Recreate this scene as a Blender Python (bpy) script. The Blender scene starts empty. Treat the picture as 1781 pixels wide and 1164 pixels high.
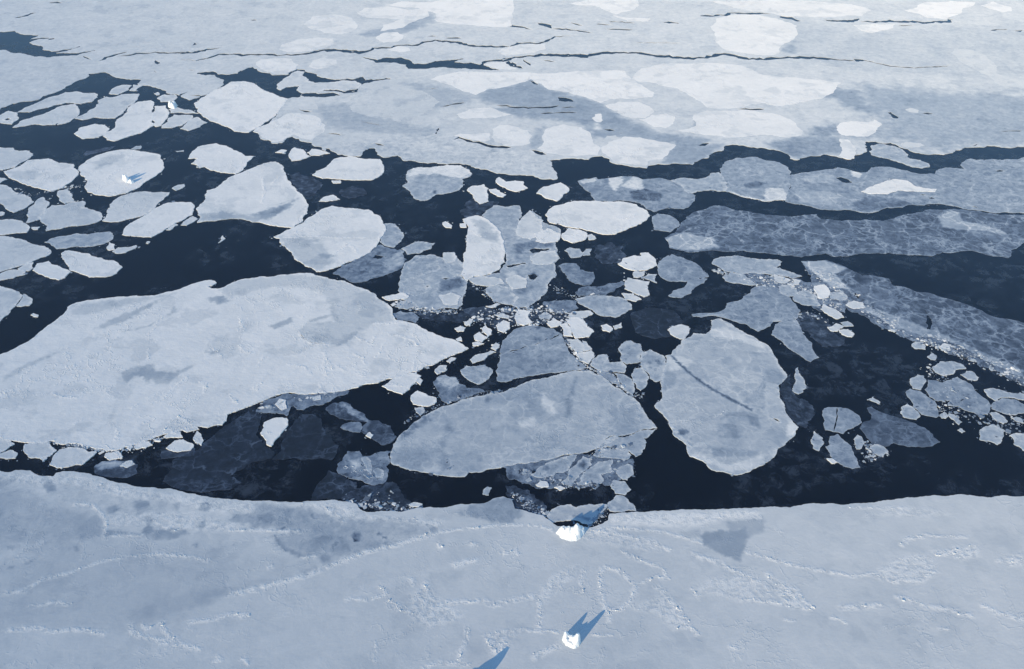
import bpy, math, random
import numpy as np
from mathutils import Vector, geometry, noise as mnoise
R = math.radians
scene = bpy.context.scene

# ---------------------------------------------------------------- camera, sky, sun, exposure (metres; the sea is z = 0)
cam_data = bpy.data.cameras.new('camera')
cam = bpy.data.objects.new('camera', cam_data)
scene.collection.objects.link(cam)
cam.location = (0, 0, 500)
cam.rotation_euler = (R(90 - 36), 0, 0)
cam_data.sensor_width = 36
cam_data.lens = 36 * 1600 / 1781
cam_data.clip_start = 1
cam_data.clip_end = 40000
scene.camera = cam

SUN_EL, SUN_AZ = R(16), R(38 + 180)            # low sun behind the camera's left shoulder (azimuth clockwise from +Y)
world = bpy.data.worlds.new('World')
scene.world = world
world.use_nodes = True
wn = world.node_tree.nodes
sky = wn.new('ShaderNodeTexSky')
sky.sky_type = 'NISHITA'
sky.sun_disc = False
sky.sun_elevation = SUN_EL
sky.sun_rotation = SUN_AZ
sky.altitude = 500
sky.air_density = 1.0
sky.dust_density = 0.0
sky.ozone_density = 4.0
wn['Background'].inputs['Strength'].default_value = 0.15
tint = wn.new('ShaderNodeMix')                  # the deep blue of a cold clear sky
tint.data_type, tint.blend_type = 'RGBA', 'MULTIPLY'
tint.inputs[0].default_value = 1
tint.inputs[7].default_value = (1.22, 1.245, 1.13, 1)
world.node_tree.links.new(sky.outputs[0], tint.inputs[6])
world.node_tree.links.new(tint.outputs[2], wn['Background'].inputs[0])

sun_data = bpy.data.lights.new('sun', 'SUN')
sun_data.energy = 3.2
sun_data.angle = R(0.5)
sun_data.color = (1.0, 0.80, 0.52)
sun = bpy.data.objects.new('sun', sun_data)
scene.collection.objects.link(sun)
to_sun = Vector((math.sin(SUN_AZ) * math.cos(SUN_EL), math.cos(SUN_AZ) * math.cos(SUN_EL), math.sin(SUN_EL)))
sun.rotation_euler = to_sun.to_track_quat('Z', 'Y').to_euler()
sun.location = (-600, -600, 480)

scene.view_settings.view_transform = 'Standard'
scene.view_settings.look = 'None'
scene.view_settings.exposure = 0.40
scene.view_settings.gamma = 1

rng = np.random.default_rng(7)
random.seed(7)

# ---------------------------------------------------------------- outlines on the sea, in metres
PACK_OUTLINE=[(-1235.7,1173.3),(-942.7,1202.8),(-713.4,1221.1),(-677.8,1254.7),(-667.8,1276.4),(-652,1312.3),(-638.7,1340.3),(-640.7,1359.6),(-616.3,1364.4),(-601.6,1349.9),(-554.5,1335.6),(-551.9,1314.6),(-531.8,1310),(-511.5,1296.4),(-500.7,1283),(-458.5,1254.7),(-431.4,1291.9),(-426.6,1319.2),(-429.3,1333.3),(-448.7,1354.7),(-476.6,1358.3),(-477.6,1362),(-456.3,1370.6),(-443.2,1357.1),(-426.7,1357.1),(-409.5,1376.7),(-399.2,1389.2),(-381,1366.9),(-362.7,1354.7),(-338,1357.1),(-329.1,1379.2),(-317.2,1376.7),(-311,1366.9),(-289.4,1347.5),(-263.3,1335.6),(-245.9,1340.3),(-224.5,1347.5),(-218.3,1333.3),(-188.5,1342.7),(-164.3,1342.7),(-187.7,1335.6),(-205.7,1328.6),(-220.5,1316.9),(-225.9,1300.9),(-224.7,1291.9),(-241.5,1280.8),(-263.7,1289.7),(-276.6,1291.9),(-283.1,1280.8),(-303.8,1276.4),(-304.3,1269.8),(-253.3,1276.4),(-254.7,1269.8),(-272.2,1265.4),(-293.2,1267.6),(-315,1265.4),(-331.4,1233.5),(-322.7,1202.8),(-326.7,1173.3),(-334.2,1154.2),(-335.4,1139.3),(-328.8,1122.9),(-310.7,1108.5),(-297.7,1110.3),(-288.1,1130.1),(-278.4,1122.9),(-258.9,1110.3),(-254.1,1099.7),(-237.8,1085.9),(-240.7,1094.5),(-220.8,1075.6),(-210.9,1072.2),(-190.3,1070.6),(-189.5,1080.7),(-186.9,1089.3),(-176.5,1094.5),(-170.6,1075.6),(-154.4,1067.2),(-144.1,1072.2),(-137,1058.9),(-120.2,1055.6),(-69.6,1049),(-44.9,1036.1),(-7.3,1020.2),(15.7,1017.1),(35.7,1006.3),(54.4,1006.3),(55,1021.8),(49.5,1045.8),(46.4,1058.9),(72.5,1063.9),(96.1,1060.5),(113.5,1070.6),(124.8,1050.7),(145.9,1040.9),(165.9,1036.1),(168.1,1042.5),(198.9,1049),(224.1,1045.8),(243.5,1063.9),(255.9,1080.7),(279.2,1103.2),(297.7,1103.2),(324,1094.5),(341.1,1085.9),(348.9,1063.9),(357,1058.9),(370,1067.2),(394.7,1075.6),(411.2,1067.2),(419.6,1063.9),(429.5,1065.5),(435.7,1073.9),(444,1077.3),(451.9,1084.1),(452.9,1094.5),(457.7,1112.1),(490.6,1110.3),(497.3,1101.5),(509.9,1082.4),(531.5,1075.6),(555.3,1079),(566,1087.6),(581.2,1096.2),(605.5,1096.2),(612.1,1101.5),(628.4,1096.2),(657.2,1098),(788.5,1108.5),(1130.2,1117.5),(1900,1117.5),(1900,2500),(-1900,2500),(-1900,1173.3)]
PACK_LEADS=[[(-1097.6,1570.7),(-940.7,1558.9),(-865.5,1558.9),(-842.2,1562.8),(-818.8,1543.5),(-791.1,1539.6),(-791.7,1532),(-797,1518.5),(-770,1527.5),(-768.2,1523),(-786.6,1514),(-791.4,1502.2),(-765.9,1487.7),(-752.2,1466.2),(-737.5,1459.2),(-702.1,1484.8),(-700.4,1480.5),(-710.2,1468.4),(-727.6,1452.2),(-703.9,1452.2),(-670.9,1465.5),(-669.6,1462),(-684.4,1450.8),(-689.9,1440.5),(-699.3,1440.5),(-716.8,1437.1),(-728.7,1431.6),(-755.8,1435),(-780.5,1448.8),(-805.7,1457.8),(-814.2,1466.2),(-823.1,1464.8),(-891.9,1459.2),(-1042.4,1473.3)],
[(-237.1,1433),(-223.6,1427.6),(-210.9,1419.5),(-200.6,1430.9),(-175.1,1433),(-162.5,1422.8),(-151.4,1402.9),(-137.6,1402.9),(-120.1,1416.1),(-97.1,1419.5),(-76.5,1427.6),(-76.4,1423.5),(-89.7,1411.5),(-64.2,1409.5),(-50.1,1399.6),(-43.6,1416.1),(-25.1,1422.8),(-13.5,1419.5),(-0.5,1431.6),(-0.5,1421.5),(-13.4,1411.5),(-38.8,1410.1),(-43.6,1397),(-33.7,1386.6),(-15.4,1374.4),(-42.6,1376.3),(-74.6,1382.7),(-120.3,1385.3),(-158.6,1380.2),(-163.7,1398.3),(-184.2,1408.2),(-211.7,1406.8),(-222.6,1420.1)],
[(65.7,1266.3),(74.1,1265.2),(82.4,1260.7),(86.4,1248.6),(75.5,1248.6),(66.2,1253)],
[(26.3,1330.3),(32.9,1327.9),(39.6,1314.2),(32.7,1316)],
[(519.4,1210.1),(524.6,1212.2),(529.3,1195.6),(526,1189),(519.8,1191.5)],
[(22.6,1089.6),(30.1,1087.8),(39.4,1082.5),(47.1,1073.8),(37.3,1072.9),(29,1079.4)],
[(-101.8,1138.8),(-101.2,1150.8),(-98.7,1158.1),(-97.3,1150.8),(-98.4,1137.4)],
[(-556,1404.9),(-558.8,1419.5),(-554.5,1414.8),(-547.8,1403.5),(-550.2,1399.6)],
[(46.9,1443.9),(61.3,1450.8),(84.7,1446.7),(89.1,1439.8),(101.3,1448.1),(122.3,1443.9),(118.9,1428.2),(102.8,1433),(84.1,1433),(60.8,1435.7)],
[(260.4,1606.8),(273,1614.2),(288.5,1606),(287.8,1601.1),(271.2,1601.1)],
[(470.3,1635.9),(478,1646.1),(492.8,1642.7),(498.4,1623.3),(508.6,1612.6),(494.4,1612.6),(483.5,1625.8)],
[(542.7,1624.2),(565,1620.9),(585.7,1620.9),(608.9,1630.9),(600.8,1615.1),(581.8,1607.7),(555,1612.6)],
[(35.8,1609.3),(53.7,1604.4),(68.5,1589.8),(74.1,1569.1),(65.5,1575.4),(48.2,1591.4)],
[(0.5,1411.5),(7.3,1391.8),(18.6,1378.9),(9.6,1384),(0.9,1398.3)]]
PACK_CRACKS=[([(-644,1414.1),(-639.3,1430.3),(-629.8,1443.2),(-615.9,1457.8)],6.50),
([(-624.8,1435.7),(-608.4,1442.6),(-592.2,1450.8),(-562.4,1453.6),(-535.7,1451.5),(-510.7,1455),(-490.6,1468.4),(-469,1477.6)],6.56),
([(-532.7,1449.5),(-510.3,1453.6),(-490.6,1468.4)],9.40),
([(-518.7,1421.5),(-494.7,1414.8),(-479.8,1428.2),(-465,1443.2),(-442.3,1446.7),(-427.2,1442.6),(-402.7,1444.6),(-366,1442.6),(-342.7,1443.9),(-320.4,1450.8),(-302.1,1469.1),(-272.8,1464.8),(-245.6,1457.1),(-231.8,1460.6),(-224.2,1476.2),(-195.7,1479),(-182.4,1489.8),(-155.9,1490.6),(-144.9,1504.4),(-125.9,1512.6),(-93.7,1504.4),(-61.4,1484.1),(-3.6,1481.9),(10.9,1499.3),(44.9,1499.3),(72.8,1532),(105.2,1537.4)],7.58),
([(-319.3,1454.3),(-302.3,1466.2),(-273.2,1462.7),(-243.7,1455.7),(-229.9,1459.2)],11.39),
([(-124.2,1513.3),(-92,1503.7),(-59.7,1484.1),(-1.9,1481.9)],8.74),
([(-23.4,1419.5),(-9.5,1426.9),(4.5,1433.7),(46.9,1441.2),(96.2,1441.2),(122,1439.8),(146.7,1455),(198.5,1451.5),(229.9,1438.4),(284.4,1426.9),(311.6,1435.7),(339.6,1447.4),(356.4,1437.1),(372.4,1423.5),(396.6,1421.5),(412.3,1428.9),(455.4,1433),(495.2,1424.9),(540.9,1414.1),(555.1,1419.5)],10.13),
([(540.7,1413.5),(550.3,1422.2),(554.5,1416.8),(584.4,1391.8),(611.7,1384.7),(640.4,1388.5),(676.4,1393.1)],4.38),
([(536.3,1414.1),(548,1422.2),(553.3,1416.8)],12.70),
([(68,1575.4),(98,1569.1),(115.2,1561.3),(135.7,1550.4)],7.38),
([(-10.4,1588.2),(4.9,1585),(22.6,1581),(33.8,1568.3)],8.61),
([(100,1608.5),(122,1589.8)],5.43),
([(143,1598.7),(170.6,1593)],4.36),
([(167,1610.9),(197.7,1608.5),(212.6,1604.4)],5.53),
([(161.1,1570.7),(183.7,1569.9),(206.2,1568.3)],6.38),
([(330.8,1644.4),(355.9,1646.1),(375.1,1650.3),(395.6,1661.5),(415.5,1655.5),(450,1661.5),(460.2,1655.5)],9.34),
([(606,1610.9),(635,1613.4),(691.4,1612.6),(715.7,1608.5),(747.5,1610.9),(771.9,1620.9)],12.17),
([(810.2,1564.4),(843.1,1570.7)],6.39),
([(849.7,1562.8),(866.3,1562.8)],7.39),
([(662.8,1589),(692.2,1593)],4.36),
([(-8.5,1231.3),(22.6,1226.5),(49.6,1227.5),(66.5,1235)],5.04),
([(68.3,1229.1),(89,1227.5)],5.76),
([(38.7,1207),(63.4,1209.6),(90.1,1210.6)],4.23),
([(122.2,1151.3),(130.1,1150.8),(136.8,1148.9)],6.53),
([(314.1,1223.3),(332.3,1221.1),(352.5,1222.7)],5.00),
([(197,1120),(207.4,1122.4)],7.54),
([(239.2,1105.8),(255.9,1108.5)],7.40),
([(214.4,1055.7),(223.9,1057.8)],3.45),
([(142.8,1138.8),(149.9,1142.2)],4.52),
([(-99.2,1229.1),(-85.1,1238.3),(-66.7,1247)],4.38),
([(-22.5,1235),(-0.4,1231.8)],4.35),
([(-77,1121.4),(-69.5,1126.1),(-55.6,1117.7),(-39.9,1107.6),(-24.4,1098.6),(-0.4,1095)],6.77),
([(-140.4,1533.6),(-125.6,1533.6)],6.15),
([(-112.7,1524.5),(-83.1,1524.5)],7.10),
([(-275.8,1292.5),(-254.2,1292.5),(-242,1283.3),(-227.6,1287.9),(-225.7,1296)],5.40),
([(-304.9,1275.3),(-287.6,1274.2),(-270.9,1276.5),(-247,1273.6)],13.01),
([(-244.3,1138.8),(-236.5,1138.8),(-223.9,1133.6)],4.50),
([(-296.7,1220.1),(-278.4,1210.1)],4.93),
([(-321.5,1190.5),(-313.7,1196.6)],6.93),
([(-412.4,1494.9),(-401.2,1493.5)],7.85),
([(-178,1108.5),(-163.8,1101.7)],4.89),
([(-519.8,1487.7),(-518.7,1500.8)],6.92),
([(-764.6,1514),(-763.9,1521.5),(-758.5,1524.5)],7.08),
([(-679.3,1437.1),(-659.4,1421.5)],4.53),
([(-479.7,1548.9),(-474.3,1551.9)],5.22),
([(-456.8,1622.5),(-444.4,1619.2)],5.59),
([(-901.9,1657.2),(-893.8,1665.8)],5.86),
([(-872.3,1631.7),(-856.9,1644.4),(-850.2,1665.8)],6.88),
([(-850,1723.9),(-824.8,1722.1)],7.43),
([(-7.1,1414.8),(2.1,1395),(14.6,1382.1)],7.92),
([(16.1,1421.5),(29.6,1395)],4.40),
([(48.6,1418.1),(68.1,1413.5)],5.39),
([(-122.9,1297.1),(-107.9,1300.1)],3.15),
([(-478.6,1265.2),(-476.6,1276.5),(-470.9,1286.7)],4.59),
([(-464.2,1274.2),(-443.7,1269.7)],3.80),
([(-496.5,1376.3),(-483.7,1375)],3.44),
([(-546.3,1372.5),(-542.2,1363)],8.48),
([(204,1502.2),(276.4,1498.6)],2.96),
([(-206.8,1180.4),(-174.9,1165.5)],2.00),
([(591.5,1098.4),(602.8,1107.4)],2.46),
([(648.1,1146),(678.7,1148.4)],3.25),
([(565.9,1207),(580.8,1205.9)],7.01)]
PACK_TONES=[([(-52.6,1274.2),(-32.3,1294.1),(-0.4,1310),(26.2,1333.3),(43.6,1310),(54,1291.9),(78.6,1280.8),(106.4,1261.1),(125.4,1241.9),(149.1,1192.9),(170.5,1173.3),(190.3,1144.9),(211.8,1135.6),(262.6,1122.9),(251.1,1099.7),(193.1,1108.5),(156.9,1117.5),(143.1,1130.1),(105.1,1126.5),(99.4,1154.2),(89,1173.3),(54.3,1183),(7.5,1192.9),(-24.5,1223.2),(7.7,1233.5),(-41,1244)],0.57,5),
([(507.2,1310),(566.5,1310),(625.6,1287.4),(738.3,1276.4),(1160.8,1265.4),(1055.3,1117.5),(658.7,1099.7),(598.1,1098),(553.9,1079),(513.2,1087.6),(495.7,1112.1),(455.8,1115.7),(413.9,1126.5),(437,1154.2),(496.9,1173.3),(501.7,1212.9),(485.5,1265.4)],0.61,22),
([(327.1,1108.5),(384.7,1130.1),(425.2,1126.5),(428.7,1099.7),(435.7,1073.9),(400.3,1077.3),(359.6,1060.5),(347.6,1070.6),(337.9,1091)],0.53,4),
([(185.3,1049),(197.7,1087.6),(219.2,1108.5),(259.2,1103.2),(275.1,1101.5),(246.1,1070.6),(224.1,1045.8)],0.56,4),
([(-948.8,1212.9),(-714.3,1223.2),(-677.8,1254.7),(-667.8,1276.4),(-652,1312.3),(-638.7,1340.3),(-640.7,1359.6),(-635.8,1394.2),(-718,1433),(-781.7,1454.3),(-822.1,1462.5),(-1097.4,1459.8)],0.78,8),
([(-189.8,1606.7),(-144.1,1665.5),(-135,1606.7),(-183.8,1545.2),(-239.5,1527.5),(-261,1545.2)],0.63,5),
([(-279,1233.5),(-236.1,1244),(-190.4,1202.8),(-148,1173.3),(-100.1,1154.2),(-113.6,1130.1),(-191,1144.9),(-238.2,1154.2),(-260,1192.9)],0.67,6),
([(426.5,1276.4),(464.9,1310),(492,1287.4),(498.6,1254.7),(501.7,1212.9),(485.1,1210.9),(467.9,1233.5),(459.5,1261.1)],0.53,8),
([(389.9,1135.6),(407.8,1159.9),(437.5,1169.4),(434.7,1141.1),(406.4,1126.5)],0.51,6),
([(367.7,1254.7),(382.6,1276.4),(373.4,1244),(360.8,1231.4)],0.54,5),
([(248.2,1173.3),(263.2,1192.9),(260.5,1154.2),(239.2,1141.1)],0.54,5),
([(321.9,1154.2),(340.2,1167.5),(325.5,1135.6),(309.2,1130.1)],0.54,5),
([(429.5,1465.2),(465.1,1515.8),(480.4,1501.5),(477.8,1473.5),(447.9,1446.3)],0.59,6),
([(21.8,1098),(34.1,1154.2),(42,1159.9),(38.3,1108.5),(32.6,1087.6)],0.59,5),
([(-162.3,1321.6),(-110.4,1310),(-49.8,1265.4),(-73.1,1233.5),(-104.7,1223.2),(-141.4,1276.4)],0.67,6),
([(-242.5,1087.6),(-186.4,1108.5),(-140.9,1099.7),(-80.5,1077.3),(-7.5,1040.9),(6.7,1021.8),(-64.6,1047.4),(-137.5,1063.9),(-211.1,1073.9)],0.75,6),
([(107,1154.2),(116.4,1177.2),(118.5,1154.2)],0.9,3),
([(452.4,1672.3),(588.2,1545.2),(887,1606.7),(1304.4,1606.7),(1139.1,1357.1),(694.4,1333.3),(520.1,1381.7),(456.1,1407)],0.73,14)]
PACK_FLOES=[('broad pale floe above the far left crack','pale',[(-708.7,1502.2),(-710.9,1547.3),(-695.8,1574.6),(-657.3,1580.2),(-593.6,1570.7),(-547.7,1551.2),(-538.3,1535.8),(-548.2,1502.2),(-587.6,1473.3),(-634.3,1469.8),(-674,1480.5)]),
('pale floe at the top edge, furthest left of the bright ones','pale',[(-763.3,1652.9),(-755.7,1696.7),(-767,1742.4),(-707.4,1761.3),(-632.5,1733.1),(-634.9,1687.8),(-674.2,1661.5),(-717.1,1648.6)]),
('pale floe at the top edge, second from the left','pale',[(-588.4,1731.6),(-525.9,1757),(-443.9,1724.4),(-417.4,1672.3),(-432.2,1645.5),(-477.1,1642.2),(-532.2,1658.8)]),
('small pinkish pale floe below the second top-edge floe','pale',[(-555.5,1578.6),(-548.2,1606.8),(-525.8,1619.2),(-502.4,1598.7),(-498.8,1574.6),(-517.7,1551.2),(-542.7,1551.2)]),
('white oval floe in the far pack, left of a long smooth pale one','snow',[(-358,1594.6),(-351.9,1640.1),(-322.6,1652.9),(-289.3,1640.1),(-268.5,1602.8),(-266.1,1566.8),(-285.2,1543.5),(-316.3,1551.2),(-339.7,1570.7)]),
('crooked white floe bending round a grey tongue in the far pack','snow',[(-276.5,1661.5),(-264.6,1692.2),(-228.1,1701.2),(-188.4,1679),(-157.2,1687.8),(-146,1644.4),(-171.8,1610.9),(-198.6,1570.7),(-222.4,1558.9),(-221.5,1594.6),(-194,1627.5),(-233.4,1631.7),(-263.2,1640.1)]),
('widest white floe along the top edge, left of centre','snow',[(-231.5,1707.5),(-204.2,1731.3),(-149.2,1725.7),(-123.5,1751.8),(-0.5,1751.8),(-0.5,1588.2),(-37.5,1584.2),(-88.9,1596.3),(-130.8,1612.6),(-138,1661.5),(-173.6,1692.2),(-211.9,1700.3)]),
('little round white floe just above the long thin far crack','snow',[(-226.3,1528.3),(-216.5,1551.2),(-192,1555),(-180.2,1535.8),(-187.1,1505.9),(-211,1502.2)]),
('long low white floe lying against the upper side of the thin crack','snow',[(-375.7,1469.8),(-374.8,1494.9),(-354.8,1517),(-322.4,1528.3),(-296.6,1520.8),(-288.2,1498.6),(-303.7,1474.7),(-332.3,1460.6),(-357,1453.6)]),
('white oval floe hanging over the forked far lead','snow',[(-396.7,1398.3),(-394.9,1421.5),(-373.1,1428.2),(-346.7,1424.9),(-330.1,1398.3),(-330.8,1377.6),(-343.1,1359.9),(-360.7,1358),(-377.3,1372.5)]),
('small white oval floe right of the one over the forked lead','snow',[(-314,1391.8),(-312.9,1418.1),(-296.4,1430.3),(-276.3,1421.5),(-271.4,1404.9),(-284.4,1385.3),(-301.7,1380.2)]),
('tiny white floe between the thin crack and the wide lead below it','snow',[(-199.8,1466.2),(-185,1485.5),(-167.4,1476.9),(-163.7,1462.7),(-177.3,1455.7)]),
('white wedge floe pinched where two far cracks meet','snow',[(-21.7,1459.8),(-9.8,1479),(27.7,1495.8),(54,1493),(55.3,1473.5),(36.3,1454.3),(13.3,1446.3),(-9.6,1438.3)]),
('small white floe under the right end of the wide far lead','snow',[(-44.2,1401.9),(-31.8,1409.5),(-9.4,1412.1),(-2.2,1389.2),(8.4,1379.2),(-9.2,1376.7),(-26.9,1384.2)]),
('long white tongue floe pointing right above the grey wedge of thin ice','snow',[(-121.6,1335.6),(-79.3,1369.3),(-9.2,1366.9),(36.2,1362),(171.5,1371.8),(172.9,1359.6),(184.7,1323.9),(206,1283),(199.7,1265.4),(139,1258.9),(125.6,1244),(105.8,1265.4),(77.2,1287.4),(54.1,1294.1),(43.8,1316.9),(28.8,1335.6),(-0.4,1312.3),(-32.4,1298.7),(-52.6,1274.2),(-98.1,1316.9)]),
('rough snowy floe in the middle of the left pack with a criss-cross surface','pale',[(-200.4,1276.5),(-186.3,1323.1),(-171.9,1311.2),(-128.7,1287.9),(-102.5,1248.6),(-112.4,1211.1),(-119.5,1170.4),(-147.5,1170.4),(-159.5,1190.5),(-192.6,1195.6),(-219.1,1211.1),(-228.3,1232.3),(-204,1254.1)]),
('flat white floe under a hairline crack, left of the grey wedge','snow',[(-76.1,1203.3),(-55.4,1224.3),(-30.7,1228.1),(-0.4,1203.3),(-21.9,1190.5),(-54.3,1190.5),(-70.5,1190.5)]),
('small round white floe left of the big domed pair','snow',[(-25.7,1154.2),(-15.9,1167.5),(7.3,1159.9),(21,1148.6),(26.8,1130.1),(23.4,1108.5),(10.7,1101.5),(-7.8,1101.5),(-21.3,1112.1),(-26.7,1126.5)]),
('narrow white floe above the short slanting lead','snow',[(-77.6,1132.7),(-68.1,1138.8),(-29,1138.8),(-28.6,1117.7),(-36.2,1113.1),(-59.7,1124.7)]),
('two-lobed white floe at the pack edge below the big rounded floe','snow',[(-343.8,1146),(-325.5,1180.4),(-310.4,1205.9),(-294.5,1208.5),(-267.7,1195.6),(-250.6,1165.5),(-249,1143.6),(-259.7,1115.4),(-279.3,1127),(-288.7,1135.5),(-298.3,1115.4),(-311.1,1112.2),(-327.3,1124.7),(-333.9,1141.2)]),
('pale block touching the right side of the big rounded floe','pale',[(-312.6,1259.6),(-290.8,1268),(-278,1243.1),(-270.2,1221.7),(-299.1,1221.7),(-323.3,1219),(-328.1,1232.3)]),
('large round white floe in the far pack, on top of the long crack','snow',[(339.3,1584.7),(356,1622.7),(386.1,1648.8),(427.5,1652.2),(462.9,1629.2),(488.6,1590.9),(480.1,1545.2),(458.9,1510.1),(436.1,1481.8),(424.7,1449),(400.9,1440.9),(371.2,1451.6),(340.8,1470.7),(334.3,1501.5)]),
('white triangular floe at the top edge in the centre','snow',[(108.1,1714.7),(154.2,1751.8),(231.3,1751.8),(231.7,1705.7),(206.5,1670.2),(183.7,1652.9),(150.8,1705.7)]),
('thin white sliver floe left of the large round far floe','snow',[(177.9,1646.9),(197.8,1635.9),(241.6,1631.7),(236.7,1612.6),(200.8,1614.2)]),
('long white floe at the top edge above the large round one','snow',[(370.2,1731.6),(467.9,1742.4),(540.6,1735.2),(619.1,1713.8),(644.9,1679.1),(619.1,1645.5),(555.4,1635.7),(485.4,1638.9),(450.9,1665.5),(413.3,1682.5)]),
('widest white floe of the right pack with a lumpy lower rim','snow',[(172.9,1333.3),(198.1,1381.7),(240.5,1401.9),(303.9,1407),(355,1394.2),(381.2,1352.3),(438.3,1338),(486.9,1321.6),(467,1287.4),(443.1,1261.1),(415.2,1248.3),(371,1233.5),(357.2,1244),(330.6,1233.5),(312.8,1225.2),(273,1227.3),(259,1265.4),(243.3,1298.7),(212.6,1321.6)]),
('white lens floe on the right rim of the grey wedge','snow',[(131.1,1235),(151.1,1248.6),(176.3,1248.6),(193.2,1232.3),(196.8,1211.1),(182.1,1190.5),(165.9,1190.5),(147.1,1205.9)]),
('small white floe below the lens floe, right of the grey wedge','snow',[(173.4,1185.4),(191.4,1200.8),(212.5,1205.9),(223.3,1195.6),(217.7,1170.4),(206,1158.1),(190.5,1160.6)]),
('wide ragged white floe above the broad right-hand lead','snow',[(250.6,1202.8),(271.3,1217),(319.6,1219),(360.8,1206.9),(384.2,1173.3),(382.4,1135.6),(361.2,1126.5),(333.1,1135.6),(309.2,1130.1),(278.7,1128.3),(253.2,1133.8),(221.3,1148.6),(246.7,1163.7)]),
('domed white floe, left one of the pair at the pack edge','snow',[(39.6,1130.1),(45.7,1154.2),(69.4,1169.4),(92,1159.9),(104.2,1135.6),(105.3,1108.5),(113.9,1094.5),(108.6,1073.9),(79.4,1070.6),(50.6,1077.3),(32.7,1091),(39.7,1105)]),
('white floe with a pointed right end at the pack edge, right of the dome','snow',[(113.9,1095),(126.8,1113.1),(147.7,1129.4),(166.9,1127),(194.2,1113.1),(211.8,1101.7),(199.5,1081.6),(187.2,1060),(170,1055.7),(164.6,1041),(146.9,1047.3),(125.6,1055.7),(119.6,1072.9)]),
('white triangular floe near the top right above the right crack','snow',[(703.8,1674.6),(757.6,1723.9),(807.4,1733.1),(850.1,1723.9),(807.8,1679),(758,1625),(729.3,1631.7),(723.9,1652.9)]),
('small white floe nearest the top right corner','snow',[(852.1,1705.7),(884.6,1728.5),(903.4,1696.7),(896.4,1674.6),(874,1665.8)]),
('small white floe hanging below the far right crack','snow',[(587.7,1593),(615.5,1600.3),(660.5,1597.1),(647.8,1574.6),(605.1,1551.2),(591.2,1562.8)]),
('pinkish ridge-shaped floe slanting down to the right edge','pale',[(700.4,1452.2),(713.1,1469.8),(740.4,1466.2),(749.7,1431.6),(749.1,1391.8),(735.9,1366.2),(758.5,1323.1),(797.3,1287.9),(781,1254.1),(742.6,1287.9),(721.3,1311.2),(717.2,1353.6),(700.7,1408.2)]),
('pale pinkish floe with a notched top on grey ice at right','snow',[(432.2,1150.8),(440.8,1170.4),(459.7,1180.4),(482.3,1175.4),(493.5,1185.4),(498.7,1170.4),(479.4,1141.2),(465.9,1129.4),(452.3,1129.4),(434.2,1134.1)]),
('upright white floe jutting into the broad right-hand lead','snow',[(427.9,1122.4),(437.9,1120),(441.2,1092.7),(429.8,1064.2),(420.4,1060.8),(412.1,1070.7),(422.9,1095)]),
('very small pinkish floe right of a dark pool at right','pale',[(546.5,1219),(558.2,1225.9),(565.5,1217.4),(561.3,1208.5),(551,1211.1)]),
('tiny bright white block standing on the grey wedge','bright',[(109.2,1190.5),(114.2,1203.3),(122.5,1205.9),(123.8,1195.6),(119.2,1175.4),(112.4,1179.4)]),
('thin pale floe on grey ice at the mouth of the right lead','pale',[(501,1104),(510.9,1113.1),(528.5,1108.5),(531.7,1101.7),(514.1,1095),(501.6,1097.2)]),
('pale blocky floe left of the domed one','pale',[(115.7,1117.7),(124.5,1131.7),(136.4,1134.1),(140.4,1124.7),(126.8,1113.1)])]
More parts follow.
